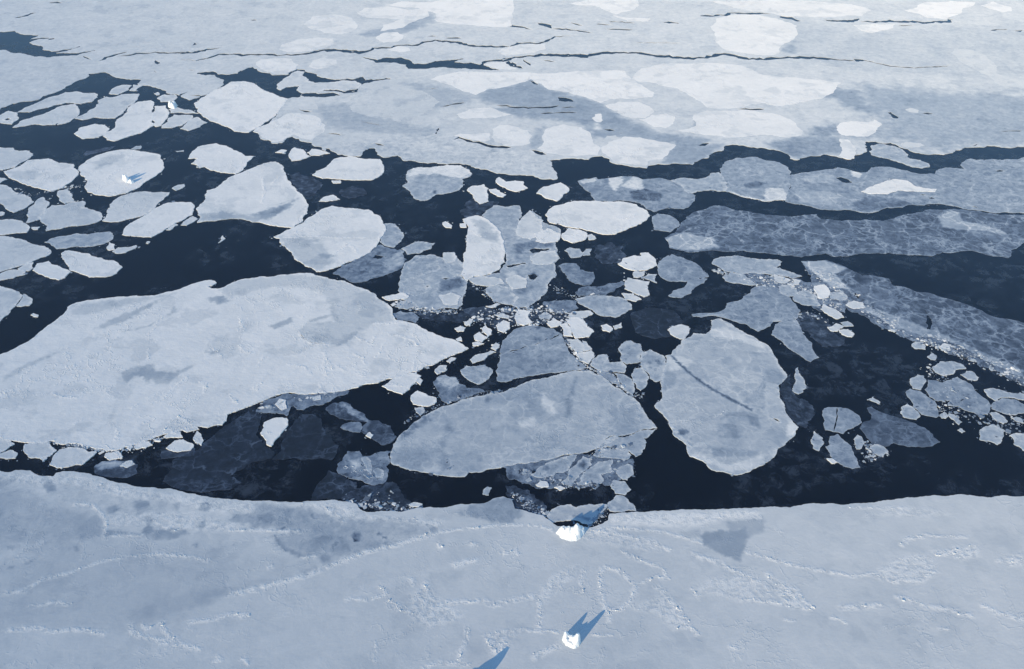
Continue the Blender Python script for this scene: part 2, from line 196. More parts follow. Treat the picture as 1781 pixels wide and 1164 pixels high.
FLOES=[('pale','long flat floe strip along the upper left shore of the pack',[(-684.3,1211.1),(-681.7,1224.3),(-663.2,1265.2),(-647.7,1285),(-631.6,1287.9),(-620.8,1282.2),(-603.7,1282.2),(-593.2,1265.2),(-595.5,1248.6),(-609.7,1241.5),(-630.2,1245.9),(-641.6,1237.7),(-667.9,1211.1)]),
('pale','tilted oval floe below the long strip at upper left',[(-668.8,1159.6),(-666,1182.9),(-645.2,1205.9),(-634.8,1231.3),(-615.5,1240.4),(-603.1,1221.7),(-596.2,1200.8),(-603.6,1172.9),(-619.6,1167.9),(-642.6,1170.4),(-657.4,1163)]),
('pale','ragged floe with a dark puddle at the left edge',[(-734.4,1195.6),(-704.2,1200.8),(-698.9,1216.4),(-683.8,1210.1),(-673.3,1190.5),(-674.1,1169.4),(-692.8,1175.4),(-724.9,1175.4)]),
('pale','small floe alone in the black bay at upper left',[(-582.3,1279.3),(-584,1299.5),(-573.9,1314.2),(-560.1,1312.4),(-558.6,1294.8),(-567.4,1276.5)]),
('pale','little wedge floe touching the right end of the bay floe',[(-557.4,1292.5),(-558.8,1314.8),(-543.4,1311.2),(-546.5,1290.8)]),
('pale','crooked floe between the oval and the tall leaning floe',[(-598.4,1190.5),(-586.9,1208.5),(-583.4,1227),(-589.1,1254.1),(-581.5,1268),(-572,1265.2),(-563.1,1276.5),(-538.4,1279.3),(-535.9,1265.2),(-537.8,1227),(-541.7,1190.5),(-557.9,1190.5),(-571,1193.1),(-583.9,1184.4)]),
('snow','egg-shaped white floe at the foot of the tall leaning floe',[(-578.5,1138.8),(-578,1158.1),(-562.7,1170.4),(-547.8,1167.9),(-537.5,1155.7),(-533.5,1138.8),(-542.9,1127),(-560.5,1122.4)]),
('snow','tall leaning white floe with a narrow lower left tail',[(-537.8,1131.7),(-531.5,1155.7),(-537.9,1185.4),(-536,1221.7),(-530.4,1248.6),(-513.3,1254.1),(-503.2,1232.3),(-492.7,1195.6),(-481.2,1165.5),(-486.4,1150.8),(-498.6,1134.1),(-517.4,1115.4),(-528.7,1120)]),
('snow','rounded floe pressed against the right side of the leaning floe',[(-501.8,1232.3),(-486.4,1235),(-474,1211.1),(-470.8,1190.5),(-471.2,1165.5),(-477.9,1161.5),(-490.2,1190.5)]),
('pale','small floe just left of the far iceberg',[(-507.4,1262.4),(-501.1,1276.5),(-486.2,1276.5),(-478.6,1265.2),(-480.8,1251.3),(-496.8,1248.6)]),
('pale','thin flat floe just below the far iceberg',[(-477.9,1220.6),(-467.8,1228.6),(-446.5,1219),(-432.8,1207),(-453.7,1208.5),(-472.2,1208.5)]),
('pale','square-sided floe below the thin flat one by the far iceberg',[(-468.8,1157.6),(-470.1,1189.5),(-464.2,1202.3),(-439.3,1200.8),(-437,1185.4),(-443.3,1165.5),(-454.9,1157.6)]),
('pale','small lens floe at the lower tip of the far big floe',[(-443.4,1155.7),(-439.9,1174.4),(-431.4,1194.6),(-412.1,1175.4),(-418,1160.6),(-430.5,1148.4)]),
('snow','big rounded white floe right of the far iceberg',[(-449,1244),(-439,1276.4),(-424.8,1305.5),(-417.3,1326.2),(-399.9,1328.6),(-380.7,1319.2),(-366,1298.7),(-341.2,1276.4),(-320.7,1261.1),(-323.7,1223.2),(-325.4,1196.8),(-336.7,1165.6),(-348.4,1143),(-369.2,1146.7),(-395.4,1171.4),(-409.6,1181.1),(-434.2,1210.9)]),
('pale','tiny triangular floe above the far iceberg',[(-517,1279.3),(-514.2,1285.6),(-507.6,1275.3),(-512,1273.6)]),
('pale','pale floe at the left edge half hidden behind a rougher one',[(-669.2,1089.4),(-657.1,1096.1),(-639.4,1094.8),(-627.6,1085),(-614.7,1085.9),(-604.1,1071.8),(-606.6,1058.1),(-612.7,1037.9),(-623.9,1030.5),(-641.7,1029.7)]),
('snow','broad white floe with a scalloped rim near the left edge',[(-621.2,1026.4),(-610.5,1037.1),(-604.8,1058.1),(-581,1063.2),(-562.5,1049.6),(-542.8,1046.2),(-530.2,1027.6),(-526.6,1013.5),(-528.7,995.8),(-532.2,982.3),(-542.8,973.9),(-568.6,985.3),(-589.7,997.7),(-607.4,1009.5)]),
('snow','broad white floe carrying a small iceberg and its blue shadow',[(-532.6,1033.8),(-531.5,1050.4),(-525.7,1069.7),(-508.7,1085),(-491.6,1090.3),(-466.4,1082.8),(-444.9,1074),(-435.2,1054.7),(-427.9,1033.8),(-431,1017.5),(-439,997.7),(-445,978.5),(-452.3,969),(-465.7,962.7),(-485.7,965.3),(-498.9,972.8),(-507.3,986.1),(-515.3,1009.5),(-525.3,1019.5)]),
('snow','white floe shaped like a fish, alone in black water',[(-406.2,1063.2),(-406.7,1085),(-402.9,1098.4),(-382.6,1108.4),(-367.3,1100.6),(-350.1,1085),(-335.2,1069.7),(-325,1069.7),(-330.3,1052.6),(-329.5,1029.7),(-336.1,1019.5),(-355.2,1023.6),(-379.5,1040),(-384.7,1035.9),(-398.3,1048.3),(-394.1,1063.2)]),
('pale','pointed floe running off the left edge below the scalloped one',[(-625.2,993.8),(-610.2,991.9),(-602.3,989.9),(-587.6,976.6),(-568.8,965.3),(-551.4,948.8),(-553.9,934.4),(-563.7,922.1),(-573.5,929.1),(-589.1,945.1),(-609.5,959.7)]),
('pale','slim upright leaf-shaped floe near the left edge',[(-539.2,898.2),(-547.7,923.8),(-549.7,948.8),(-545.7,959.7),(-530.6,941.5),(-527.8,920.4),(-528.1,904.9)]),
('pale','small heart-shaped floe under the scalloped floe',[(-530.8,963.4),(-533.4,976.6),(-525.5,978.5),(-514.1,967.2),(-503.6,948.8),(-513.4,943.3),(-520.7,948.8)]),
('pale','greyish floe with a notched top right of the leaf floe',[(-530.7,927.3),(-527.3,939.7),(-513.7,939.7),(-508,946.9),(-495.7,950.6),(-490.2,945.1),(-487.9,934.4),(-473.5,927.3),(-463.4,920.4),(-457.6,906.6),(-468.1,894.8),(-484.9,891.5),(-496.9,884.9),(-509.6,880),(-518,896.5),(-527.9,906.6)]),
('pale','long pale floe slanting under the iceberg-carrying floe',[(-456.4,903.2),(-458.8,923.8),(-461.7,941.5),(-458.2,956.1),(-447.1,969),(-427.5,972.8),(-401.9,971.7),(-403.8,957.9),(-407.3,941.5),(-409.6,922.1),(-419.6,911.7),(-433.3,903.2),(-447.2,900.5)]),
('snow','white tongue floe slanting up to the right at left centre',[(-423.4,871.9),(-425.4,889.8),(-417.9,906.6),(-409.4,921.4),(-405,934.4),(-396.5,945.1),(-369.7,946.9),(-362.9,938),(-359.5,916.9),(-371.2,899.8),(-379.8,884.9),(-383,876.7),(-390.2,866.4),(-407,868.7)]),
('pale','low flat floe at the left edge above the grey wedge floe',[(-583.5,903.2),(-571,904.9),(-556.9,906.6),(-541.7,898.2),(-530.1,888.2),(-529.2,876.7),(-547.2,873.5),(-556.1,871.9),(-569,871.9)]),
('pale','grey-white wedge floe pointing right from the left edge',[(-572.5,865.5),(-554.7,868.7),(-541.2,867.1),(-521.7,859.1),(-501.3,848.2),(-487.3,839),(-485.2,829.9),(-496.5,818),(-508.4,806.4),(-522.2,796.4),(-535.1,785.1)]),
('mix','low broken floe with slushy grooves at left',[(-501.3,856),(-490.5,868.7),(-473.7,875.1),(-466.6,873.5),(-453.3,876.7),(-437.7,878.3),(-430.8,865.5),(-433,856),(-444.5,848.2),(-466,846.7),(-483,842.1)]),
('snow','smooth white teardrop floe in the dark left bay',[(-473.9,832.9),(-472,838.1),(-451.3,832.9),(-429.4,823.9),(-409.3,815.1),(-400,804.9),(-401.8,793.5),(-411.3,786.5),(-427.6,786),(-441.5,795),(-452.8,800.6),(-463,815.1)]),
('snow','small kite-shaped floe left of the teardrop floe',[(-490.1,799.2),(-491,812.2),(-480.9,817.4),(-468.4,809.3),(-449.6,796.4),(-451.2,785.1),(-455.6,781),(-473.3,787.9)]),
('pale','thin floe at the left edge under the wedge floe',[(-522.9,778.2),(-520.2,792.1),(-511.9,800.6),(-497.7,799.2),(-492.6,792.7),(-503.3,784.3),(-511,781.5)]),
('pale','little floe wedged between kite floe and grey wedge floe',[(-506.5,802.1),(-501.7,812.2),(-496,815.1),(-491.4,804.1),(-492.8,798.4)]),
('pale','rounded pale floe at the left edge above the largest floe',[(-534.2,772.2),(-510.3,770.1),(-497.7,764.9),(-486.9,759.7),(-480.3,753.5),(-479.2,735.4),(-479.5,719.9),(-481.7,706.6),(-495.6,690)]),
('pale','small floe stuck to the rounded left-edge floe',[(-478,734),(-480.6,756),(-468,746.8),(-466,735.2),(-473.7,733.2)]),
('snow','tiny round white floe between the broken and teardrop floes',[(-430.7,845.1),(-430.9,854.4),(-424.2,851.3),(-420.5,840.5),(-426.2,839)]),
('pale','small sliver floe right of the tiny round one',[(-421.7,836.6),(-418.1,845.1),(-400.8,849.8),(-398.7,846),(-406.6,834.4),(-417,832.9)]),
('pale','tiny oblong floe in the channel above the white tongue floe',[(-402.4,982.3),(-397.9,990.7),(-390.6,993),(-389,984.2),(-395.3,975.8)]),
('pale','tiny floe at the left edge under the scalloped floe',[(-627,1005.6),(-618.1,1009.5),(-607.4,1005.6),(-611.9,995.8),(-621.7,993.8)]),
('pale','smallest floe at the left edge below the pointed one',[(-585.5,922.1),(-579.5,923.8),(-572.9,922.1),(-571.7,916.9),(-581.2,912.8)]),
('pale','narrow splinter floe beside the right tip of the tongue floe',[(-366,893.1),(-363.9,903.2),(-358.6,913.4),(-350.9,906.6),(-359.2,892.5)]),
('pale','narrow splinter floe under the middle of the tongue floe',[(-379.1,882.6),(-373.5,896.5),(-369.1,893.8),(-374.2,882.3)]),
('pale','tiny oblong floe beside the tip of the low left-edge floe',[(-529.3,889.2),(-520.1,889.8),(-519.8,883.2),(-524.7,883.2)]),
('pale','tiny lone sliver adrift in the wide black left bay',[(-314.7,854.4),(-314.3,870.3),(-309.2,863.9),(-312.2,856.9)]),
('dark','faint thin grey floe above the iceberg-carrying floe',[(-542.3,1074),(-542.6,1085),(-532.6,1088.5),(-510.3,1100.6),(-514,1089.4),(-528.9,1078.4),(-536.2,1072.7)]),
('mix','tiny flat floe above the top of the iceberg-carrying floe',[(-487.3,1091.7),(-483.6,1100.6),(-478,1102),(-475.9,1091.7),(-482.1,1090.3)]),
('mix','tiny flat bar of ice left of the fish-shaped floe',[(-428.7,1085.9),(-419.1,1088.5),(-417.8,1084.1),(-425.8,1082.3)]),
('pale','tiny fleck floe left of the tip of the big left floe in slush',[(-391.8,853.8),(-390.8,858.2),(-388,856.9),(-389,852.6)]),
('snow','tiny lone fleck of ice in black water above the largest floe',[(-458,718.9),(-456.8,721.9),(-450.3,718.9),(-450,715.7),(-454.5,716.5)]),
('pale','ragged forked floe inside the far dark lead with flooded hollows',[(-347.1,1314.2),(-342,1332.2),(-335.7,1350.5),(-327.5,1372.5),(-315.4,1368.1),(-312.8,1347.5),(-303,1330.3),(-291.6,1321.9),(-274.3,1323.1),(-253.6,1332.2),(-233.5,1330.3),(-221.4,1314.2),(-226.8,1297.1),(-242.7,1287.9),(-255.7,1295.4),(-274,1294.8),(-280.7,1283.3),(-303.8,1281),(-313.5,1292.5),(-313.6,1310),(-330.1,1305.3),(-336.2,1292.5),(-344.3,1300.6)]),
('snow','large white floe with a peaked top, left of centre',[(-359.6,930.9),(-358,941.9),(-355.2,956),(-359.3,976.3),(-351,980.7),(-342.5,1009.4),(-328.2,1025),(-318.8,1036.1),(-308.8,1049),(-294.9,1053.9),(-286.1,1045.8),(-274.7,1017.1),(-259.7,986.6),(-242.6,960.3),(-235.8,944.7),(-230.7,920),(-233.5,900.1),(-240.8,888.5),(-256.3,889.8),(-273.5,896.2),(-287.8,900.1),(-300.2,906.7),(-314,908),(-332.6,902.7),(-349.4,898.8),(-350.2,913.3)]),
('snow','large bright white floe with a ridge, in the middle of the dark lead',[(-257.8,867.1),(-242.3,886.5),(-231.4,898.2),(-220.8,922.1),(-206.5,938),(-185.4,932.6),(-163,929.1),(-147.7,913.4),(-140.5,893.1),(-139.1,873.5),(-143.7,851.3),(-153.6,829.9),(-170.1,815.1),(-180.9,804.9),(-199.2,796.4),(-213.3,807.8),(-226.5,821),(-236.3,839),(-246.6,851.3),(-250.7,863.9)]),
('mix','rounded greyish floe on the right shoulder of the bright ridge floe',[(-142.5,896.5),(-129.4,896.5),(-118.4,876.7),(-119,857.6),(-125.7,845.1),(-133.9,848.2),(-142.1,857.6),(-139.9,873.5)]),
('mixd','dirty grey floe under the lower right of the bright ridge floe',[(-181.9,792.1),(-175.4,809.3),(-161.9,822.5),(-152.8,836),(-140.5,851.3),(-128.5,842.1),(-113.3,839),(-111.5,812.2),(-116.5,800.6),(-126.2,792.1),(-138.9,785.1),(-152.7,776.9),(-165.2,781)]),
('snow','smooth white lens floe in black water near the top centre',[(-242.6,1017.5),(-238.9,1027.6),(-228.6,1042.1),(-223.3,1061.1),(-203.2,1069.7),(-181.5,1061.1),(-164.8,1061.1),(-159,1042.1),(-158,1017.5),(-168.9,1003.6),(-186.7,1003.6),(-204.8,1005.6),(-228.3,1007.5)]),
('mix','mushroom-shaped floe with a white cap and grey underside',[(-128.5,1019.5),(-121.8,1035.9),(-100.1,1037.9),(-80.4,1045.4),(-63.8,1044.2),(-52.3,1031.7),(-48.4,1021.6),(-60.3,1005.6),(-58.5,986.1),(-69.3,972.8),(-89.7,965.3),(-95.8,954.2),(-105.8,950.6),(-115.3,961.6),(-121.9,976.6),(-130.1,989.9),(-124.9,999.7)]),
('snow','small blocky white floe shaped like a molar tooth',[(-53,978.5),(-47.2,988),(-33.2,991.9),(-27.7,980.4),(-27,948.8),(-37.1,942.3),(-43.4,952.4),(-44.6,963.4)]),
('snow','small capsule-shaped floe right of the tooth-shaped one',[(-27.3,979.2),(-18.9,980.4),(-6.6,965.3),(-10,959.7),(-16.9,961.6),(-25.8,972.8)]),
('snow','small knobbly white floe above the tooth-shaped one',[(-19,1006.3),(-15.6,1010.9),(-7.2,998.7),(3.8,1001.7),(14.1,998.7),(14,989.6),(18.7,982.2),(6.4,973.3),(-7.1,982.2),(-16.8,992.6)]),
('snow','small wedge floe alone above the bright ridge floe',[(-222.8,948.8),(-218.6,959.7),(-209.1,965.3),(-199.2,954.2),(-206.8,950.6)]),
('snow','small white floe with two horns below the pack edge',[(-282,1071.8),(-279.2,1096.1),(-266.5,1089.4),(-260.4,1076.2),(-253.6,1069.7),(-264.7,1058.9),(-275.1,1055.5)]),
('snow','small white floe touching the two-horned one',[(-260.2,1080.6),(-255.6,1091.7),(-243.5,1087.2),(-230.7,1078.4),(-242.7,1071.8),(-254,1071.8)]),
('snow','small white oval floe left of the two-horned one',[(-300.7,1080.6),(-294.9,1089.4),(-286.9,1087.2),(-288.9,1078.4)]),
('snow','tiny floe hanging just below the smooth lens floe',[(-216.6,1001.6),(-206.1,1002.4),(-204.7,995.4),(-213.8,995)]),
('snow','tall white finger-shaped floe near the centre',[(-55.1,906.6),(-41.3,915.2),(-27.8,906.6),(-17.6,889.8),(-7.5,842.1),(-7.4,815.1),(-13.3,800.6),(-28.2,789.3),(-38.7,787.9),(-44.4,779.6),(-51.6,790.7),(-49.7,818),(-48.7,851.3),(-48.4,883.2),(-50.6,896.5)]),
('snow','tiny square floe left of the tip of the finger floe',[(-76.7,899.2),(-73.8,901.5),(-65.9,891.5),(-66.4,886.5),(-73.1,888.2)]),
('snow','tiny floe touching the upper left of the finger floe',[(-57.9,896.5),(-51.5,898.8),(-49.9,888.2),(-56.7,888.2)]),
('mix','wide rubbly grey floe right of the white finger floe',[(-34,916),(-21.4,939.2),(-3.6,936.4),(8.2,939.2),(11.4,922.7),(8,902.7),(23.2,928.2),(33.2,912),(35.4,898.8),(41,893.6),(53.3,883.4),(52.1,870.8),(46.6,858.4),(48.4,840.4),(48.9,822.9),(44,805.9),(45.2,789.3),(37.2,776.4),(33.7,757.6),(26.6,745.4),(16.3,732.5),(5.3,731.5),(-5.8,737.4),(-16.1,752.5),(-24.4,771.1),(-33.8,778.6),(-26.5,789.3),(-12,794.8),(-6.8,811.5),(-8.9,846.4),(-16.1,883.4)]),
('mix','patchy grey floe with dark spots left of the white finger floe',[(-110.5,814.9),(-100.9,828.7),(-85.4,831),(-71.1,824),(-72.4,834.5),(-60.9,835.7),(-55.4,820.6),(-50.2,812.6),(-51.7,791.5),(-44.7,778.6),(-45.6,757.6),(-47.6,737.4),(-52.8,729.6),(-66.7,731.5),(-80.3,728.6),(-94.7,735.4),(-107,747.4),(-111.8,768),(-112.8,789.3)]),
('mix','small grey floe between ridge floe and spotted grey floe',[(-117.5,842.1),(-106,854.4),(-95.1,857.6),(-82.2,854.4),(-86.1,842.1),(-97.9,832.9),(-110.1,830.5)]),
('snow','thin white bar of ice above the tip of the largest floe',[(-127.4,750.1),(-109.3,758),(-100.7,751.4),(-105.2,746.2),(-119.4,743.6)]),
('mix','small pale rubble floe below the thin white bar',[(-112.4,734),(-107.9,743.7),(-96.2,741.6),(-91.3,735.2),(-100.8,728.9),(-108,729.9)]),
('mixd','small grey floe hugging the right shoulder of the largest floe',[(-113.6,722.7),(-106.2,726.4),(-94.6,723.9),(-88.3,715.2),(-90.3,706.7),(-97.7,710.4),(-108.2,711.1)]),
('pale','pale knob of ice on the upper right of the rubbly grey floe',[(6.6,897.6),(20,927.2),(34.1,904.2),(35.8,875.1),(20.2,861.6),(7.4,870.3)]),
('mix','pale round plate at the foot of the rubbly grey floe',[(-25.9,765.8),(-13.8,771.9),(-0.3,765.8),(7.3,747.8),(1.8,737.6),(-9,738.4),(-20.1,747.8)]),
('pale','thin pale plate under the base of the white finger floe',[(-44.5,783.6),(-32.2,788.6),(-16.2,786.1),(-7.1,775.2),(-22.7,769.5),(-36.2,771.9)]),
('pale','pale plate in the middle of the rubbly grey floe, below the slit',[(18.4,827.1),(30.4,837.2),(45.9,839),(50,822.6),(36.7,810.2),(21,812.8)]),
('pale','small pale plate left of the lowest slit of the rubbly grey floe',[(-6,784.4),(4.2,790.7),(15.5,784.4),(14.2,767),(-0.3,764.6)]),
('mix','pale patch plate on the top of the patchy spotted floe',[(-108,810.2),(-96.5,825.8),(-77.6,822.6),(-73.9,801.5),(-89.1,790.7),(-104.2,793.7)]),
('mix','round pale plate on the left of the patchy spotted floe',[(-112.3,776),(-102.4,786.5),(-88.3,780.2),(-83.4,759.7),(-94.9,751.7),(-107.8,759.7)]),
('pale','small pale block at the top right corner of the patchy spotted floe',[(-72.3,831.7),(-60.6,834.9),(-57.3,820.8),(-67.1,811.9),(-71.4,820.8)]),
('pale','pale plate at the lower right of the patchy spotted floe',[(-71.9,753.7),(-60.1,758.9),(-49.8,751.7),(-52.4,736.8),(-65.4,736.1)]),
('mix','pale wedge on the right rim of the patchy spotted floe',[(-64.7,811.1),(-51.5,814.6),(-48,797.1),(-57,785.2),(-64.3,795)]),
('mix','flat pale block at the left end of the right-centre rubble',[(265,769.5),(276.1,772.8),(281.8,764.7),(281.5,751.9),(271,751.4),(264,758.8)]),
('snow','whitest block of the right-centre rubble',[(300.7,769.5),(311.7,772.8),(314,759.8),(309.6,749.3),(300.5,746.7),(299.5,759.3)]),
('mix','pale block left of the whitest one in the right-centre rubble',[(281.7,759.3),(294.1,762),(298.4,751.9),(295.9,741.5),(285.2,743.6)]),
('pale','thin pale block along the upper rim of the right-centre rubble',[(266,791.6),(275,786.5),(281.4,781),(272.2,774.9),(262.8,777.7)]),
('pale','small block under the dark lead at the top of the right-centre rubble',[(282.4,783.2),(290.2,780.4),(286.7,772.2),(280.6,772.8)]),
('mix','pale block right of the whitest one in the right-centre rubble',[(314.2,758),(325.5,759.3),(329.1,751.4),(321.3,743.6),(311.9,746.2)]),
('pale','pale block at the start of the slanting rubble rim',[(322.5,736.5),(332.6,743.7),(340.4,741.1),(340.4,731.9),(329,729.4)]),
('mix','small block between whitest block and slanting rubble rim',[(314.8,758.6),(324.8,756.8),(328.6,748.9),(318.8,743.7),(313.1,750.5)]),
('mix','pale angular block above the grey arrowhead floe',[(275.8,753.3),(285.5,757.3),(297,745.5),(295.6,734),(281.7,736.5),(274.7,742.9)]),
('snow','long white oval floe right of centre',[(37.4,916.9),(49.1,938),(66.5,946.9),(95.8,950.6),(123,948.8),(142.7,941.5),(152.9,927.3),(154.6,913.4),(146.6,901.5),(133.8,889.8),(123.2,881.6),(112.7,873.5),(93.5,875.1),(74.8,886.5),(58.7,889.8),(41,899.8)]),
('snow','small white floe tucked under the left end of the long oval',[(53.9,873.5),(61.8,886.5),(73,883.2),(82.1,873.5),(78,860.7),(64.9,854.4),(55.7,860.7)]),
('pale','tiny floe at the right of the one tucked under the oval',[(81.1,870.3),(86.9,873.5),(91,863.9),(82.8,860.7)]),
('snow','white floe lying on the upper right of the rubbly grey floe',[(24.1,873.5),(39,886.5),(53.1,873.5),(49.2,857.6),(34.8,853.5),(25.3,857.6)]),
('snow','small white diamond floe above the long oval',[(28.5,969),(38.6,986.1),(58.4,996.9),(66.6,984.2),(67,974.7),(58.5,959.7),(51.2,949.5),(41.1,956.1)]),
('grey','broad grey floe with white lumps above the long oval',[(79,1001.6),(102,1011.5),(103.3,1005.6),(116.2,1009.5),(132.6,1013.5),(147,1013.5),(156.8,1005.6),(178.8,1009.5),(201.8,995.8),(203.9,974.7),(214.3,963.4),(205.6,941.5),(195.5,930.9),(177.4,934.4),(160.9,923.8),(153.3,930.9),(146.5,945.1),(123.3,952.4),(95.8,950.6),(92,970.9)]),
('grey','small round grey floe right of the long white oval',[(157.1,913.4),(163.8,920.4),(175.1,917.6),(183.6,906.6),(183.6,889.8),(173,878.3),(155.8,883.2),(156.3,899.8)]),
('greyv','long dark grey sheet laced with pale veins at right',[(165,865.8),(177.8,877),(186.9,896.2),(195.9,913.3),(211.7,926.8),(230.8,939.2),(243.7,937.8),(255.4,926.8),(269.8,924.1),(284.6,917.3),(324.1,914.7),(343.2,918.7),(345.1,906.7),(367.1,902.7),(394.6,906.7),(413.2,902.7),(433.4,913.3),(452.6,920),(472.3,929.5),(494.5,929.5),(501.6,930.9),(522.2,926.8),(545.5,918.7),(568.2,917.3),(587.1,913.3),(649.6,909.3),(654.5,858.4),(589.8,852.4),(547.8,854.8),(538.5,846.4),(527.5,839.2),(518.4,824),(506.7,827.5),(486.7,839.2),(453.8,835.7),(439.8,827.5),(420.8,829.8),(397,834.5),(368.8,833.3),(351.3,827.5),(334.5,827.5),(330.1,833.3),(302.6,825.2),(283.6,828.7),(266.2,834.5),(244.1,839.2),(216.2,839.2),(185.8,835.7),(167.1,845.2)]),
('grey','round grey floe with a snowy rim below the right-hand lead',[(255.5,1034.5),(265.5,1053.9),(282.8,1065.5),(309.2,1067.2),(319.3,1057.2),(333.2,1052.3),(340.4,1037.7),(336.7,1014),(326.8,979.2),(317.8,953.2),(291.6,948.9),(268.7,960.3),(250.7,974.8),(253.1,1006.3)]),
('mix','broken pale ice bridging two grey floes below the right lead',[(188.4,1001.6),(205.6,1009.5),(222.8,1005.6),(232.4,1009.5),(241.7,1021.6),(253.3,1025.6),(256,1001.6),(250.9,974.7),(234,977.7),(217.8,974.7),(206.5,969),(202.1,986.1)]),
('grey','widest grey sheet at upper right with a pinkish white patch',[(334.6,1009.5),(337.4,1017.5),(355.2,1023.6),(382.7,1031.7),(401.1,1038.7),(413.6,1031.7),(431.1,1023.6),(442.9,1037.9),(461.8,1040),(483.8,1029.7),(488.9,1023.6),(514.5,1019.5),(525.3,1033.8),(548,1035.9),(556.2,1033.8),(554.9,1044.2),(560,1052.6),(575.4,1063.2),(581.1,1058.9),(612.6,1058.9),(643.1,1066.6),(711.7,1071.8),(708.3,993.8),(648,910),(610.6,918.6),(577.6,921),(557.8,923.8),(546.5,921),(523,929.1),(493,943.3),(473,939.7),(460,941.5),(445.7,934.4),(428.7,934.4),(415.7,925.6),(401.2,922.1),(381.5,929.1),(357.9,929.1),(340,938),(321.5,945.1),(315.5,948.8)]),
('snow','pinkish white patch floe frozen onto the widest grey sheet',[(410.1,972.8),(431.2,989.9),(459.4,1005.6),(474.1,1001.6),(479.2,986.1),(501.7,980.4),(497.1,972.8),(474.9,973.9),(454.9,976.6),(439.6,967.2),(417.3,967.9)]),
('mix','oblong grey-white floe inside the right-hand lead',[(454.9,1085),(463.4,1102.9),(480.2,1107.4),(498.9,1089.4),(500.9,1076.2),(497,1067.5),(510.7,1058.9),(517.9,1048.3),(515.7,1040),(504.2,1035.9),(488.8,1044.2),(471.3,1063.2),(454.3,1074)]),
('greyv','grey veined sheet slanting down to the right edge with a rubble rim',[(299.9,817.2),(319.3,818.3),(327.4,819.4),(335,812.6),(344.3,803.6),(351.4,795.9),(355.2,789.3),(361.4,790.4),(380.2,783.9),(380.6,771.1),(392.3,766.9),(398.9,759.7),(411.2,757.6),(427.3,746.4),(437.4,739.4),(449.1,728.6),(461.2,714.1),(481.2,706.6),(524.7,685.5),(491.1,598.8),(460.7,606.4),(444.6,625.3),(433.4,631.7),(427.5,641.5),(416.4,656.6),(405.5,672.2),(392.6,681),(381.4,683.7),(364.5,694.6),(352.9,704.7),(340.8,724.7),(333.1,739.4),(328.3,749.5),(319.2,764.9),(313.2,778.6),(308.6,789.3),(303.3,791.5),(301.2,805.9)]),
('grey','grey lens floe left of the rubble in the right centre',[(149.6,809.3),(157.7,823.9),(168,831.4),(179.4,823.9),(190.1,813.6),(197.6,795),(199.4,787.9),(180.3,781),(165,778.2),(155,781),(149,792.1)]),
('grey','narrow grey strip floe below the grey lens floe',[(153.3,752.7),(159.7,762),(170.8,767.3),(176.4,779.6),(188.4,784.6),(197.2,783.7),(184.5,770),(176.5,756.7),(165.1,748.8)]),
('snow','white fan-shaped floe right of the black pool at centre',[(109.4,812.2),(115.8,822.5),(127.2,828.4),(134.8,826.9),(134.7,832.9),(143.5,834.4),(148.4,823.9),(149.6,809.3),(139.4,800.6),(124.1,799.2),(115.4,803.5)]),
('pale','small block under the fan-shaped floe, left of two',[(122.8,786.5),(125.5,797.8),(135.8,797.8),(133.5,788.8),(127.1,785.1)]),
('mix','small grey block under the fan-shaped floe, right of two',[(132,786.5),(138.6,793.5),(147.4,792.1),(145.3,775.5),(138.6,781)]),
('pale','squarish pale floe below the two small blocks',[(112.7,775.5),(116.6,785.1),(128.1,781),(138.2,778.2),(135.3,754),(129,750.1),(118.4,759.3),(111.6,764.7)]),
('pale','thin floe at the foot of the squarish pale floe',[(107.9,756.7),(119.4,755.3),(126.4,746.2),(120.9,742.3),(109.8,746.2)]),
('mix','flat pale floe under the long veined sheet',[(206.6,812.6),(213.2,822.9),(232.9,828.7),(247,824),(263.1,820.6),(276.3,820.6),(280,816),(271.4,804.7),(286.6,794.8),(293.7,788.2),(283.9,783.9),(262.5,791.5),(245.6,794.8),(233.3,791.5),(217,798.1)]),
('mix','grey pointed floe above the black right-centre pool',[(212.7,786.5),(223.5,796.4),(234.8,792.1),(240,781),(244.2,772.8),(236.5,771.4),(225.5,775.5),(214.4,779.6)]),
('mix','small pale octagonal floe in the dark patch under the long oval',[(55.5,839),(61.3,845.1),(72.1,842.1),(71.5,825.4),(61.8,823.9)]),
('mix','small square floe beside the octagonal one under the oval',[(73.1,832.3),(78.4,842.1),(84.7,842.1),(82.3,829.9),(74.4,828.4)]),
('mixd','grey crumbling floe between the rubbly floe and the black pool',[(48,809.3),(55.1,813.6),(67.3,812.2),(69.7,800.6),(83,796.4),(81.7,778.2),(73.8,771.4),(63.6,774.1),(55.3,785.1),(51.3,797.8)]),
('mixd','shredded grey floe at the lower edge of the centre pool',[(62.8,759.3),(70.7,768.7),(90,770),(100.8,775.5),(110.1,779.6),(112.4,772.8),(102.8,764.7),(93.2,755.3),(75.6,754),(64,754)]),
('mix','grey-white fish-shaped floe below the centre pool',[(61.4,746.8),(72.6,752),(95.8,752),(109.8,746.8),(116,736.5),(115.2,728.9),(105.9,721.4),(98.3,715.2),(85.8,717.7),(74,730.2),(64.5,739.1)]),
('mixd','grey floe left of the fish-shaped one below the pool',[(30.1,741.6),(41.7,744.2),(63.4,744.2),(64.1,731.4),(55.2,725.2),(48,721.4),(36.8,726.4)]),
('grey','rounded upper half of the split grey floe in the middle',[(-11.1,661.7),(-8.2,679.2),(-0.3,691.8),(7.8,699.2),(22.4,701.9),(38.3,697.3),(45,690),(31.4,679.2),(12.8,670.4),(-2.9,661.7),(-9.5,656.6)]),
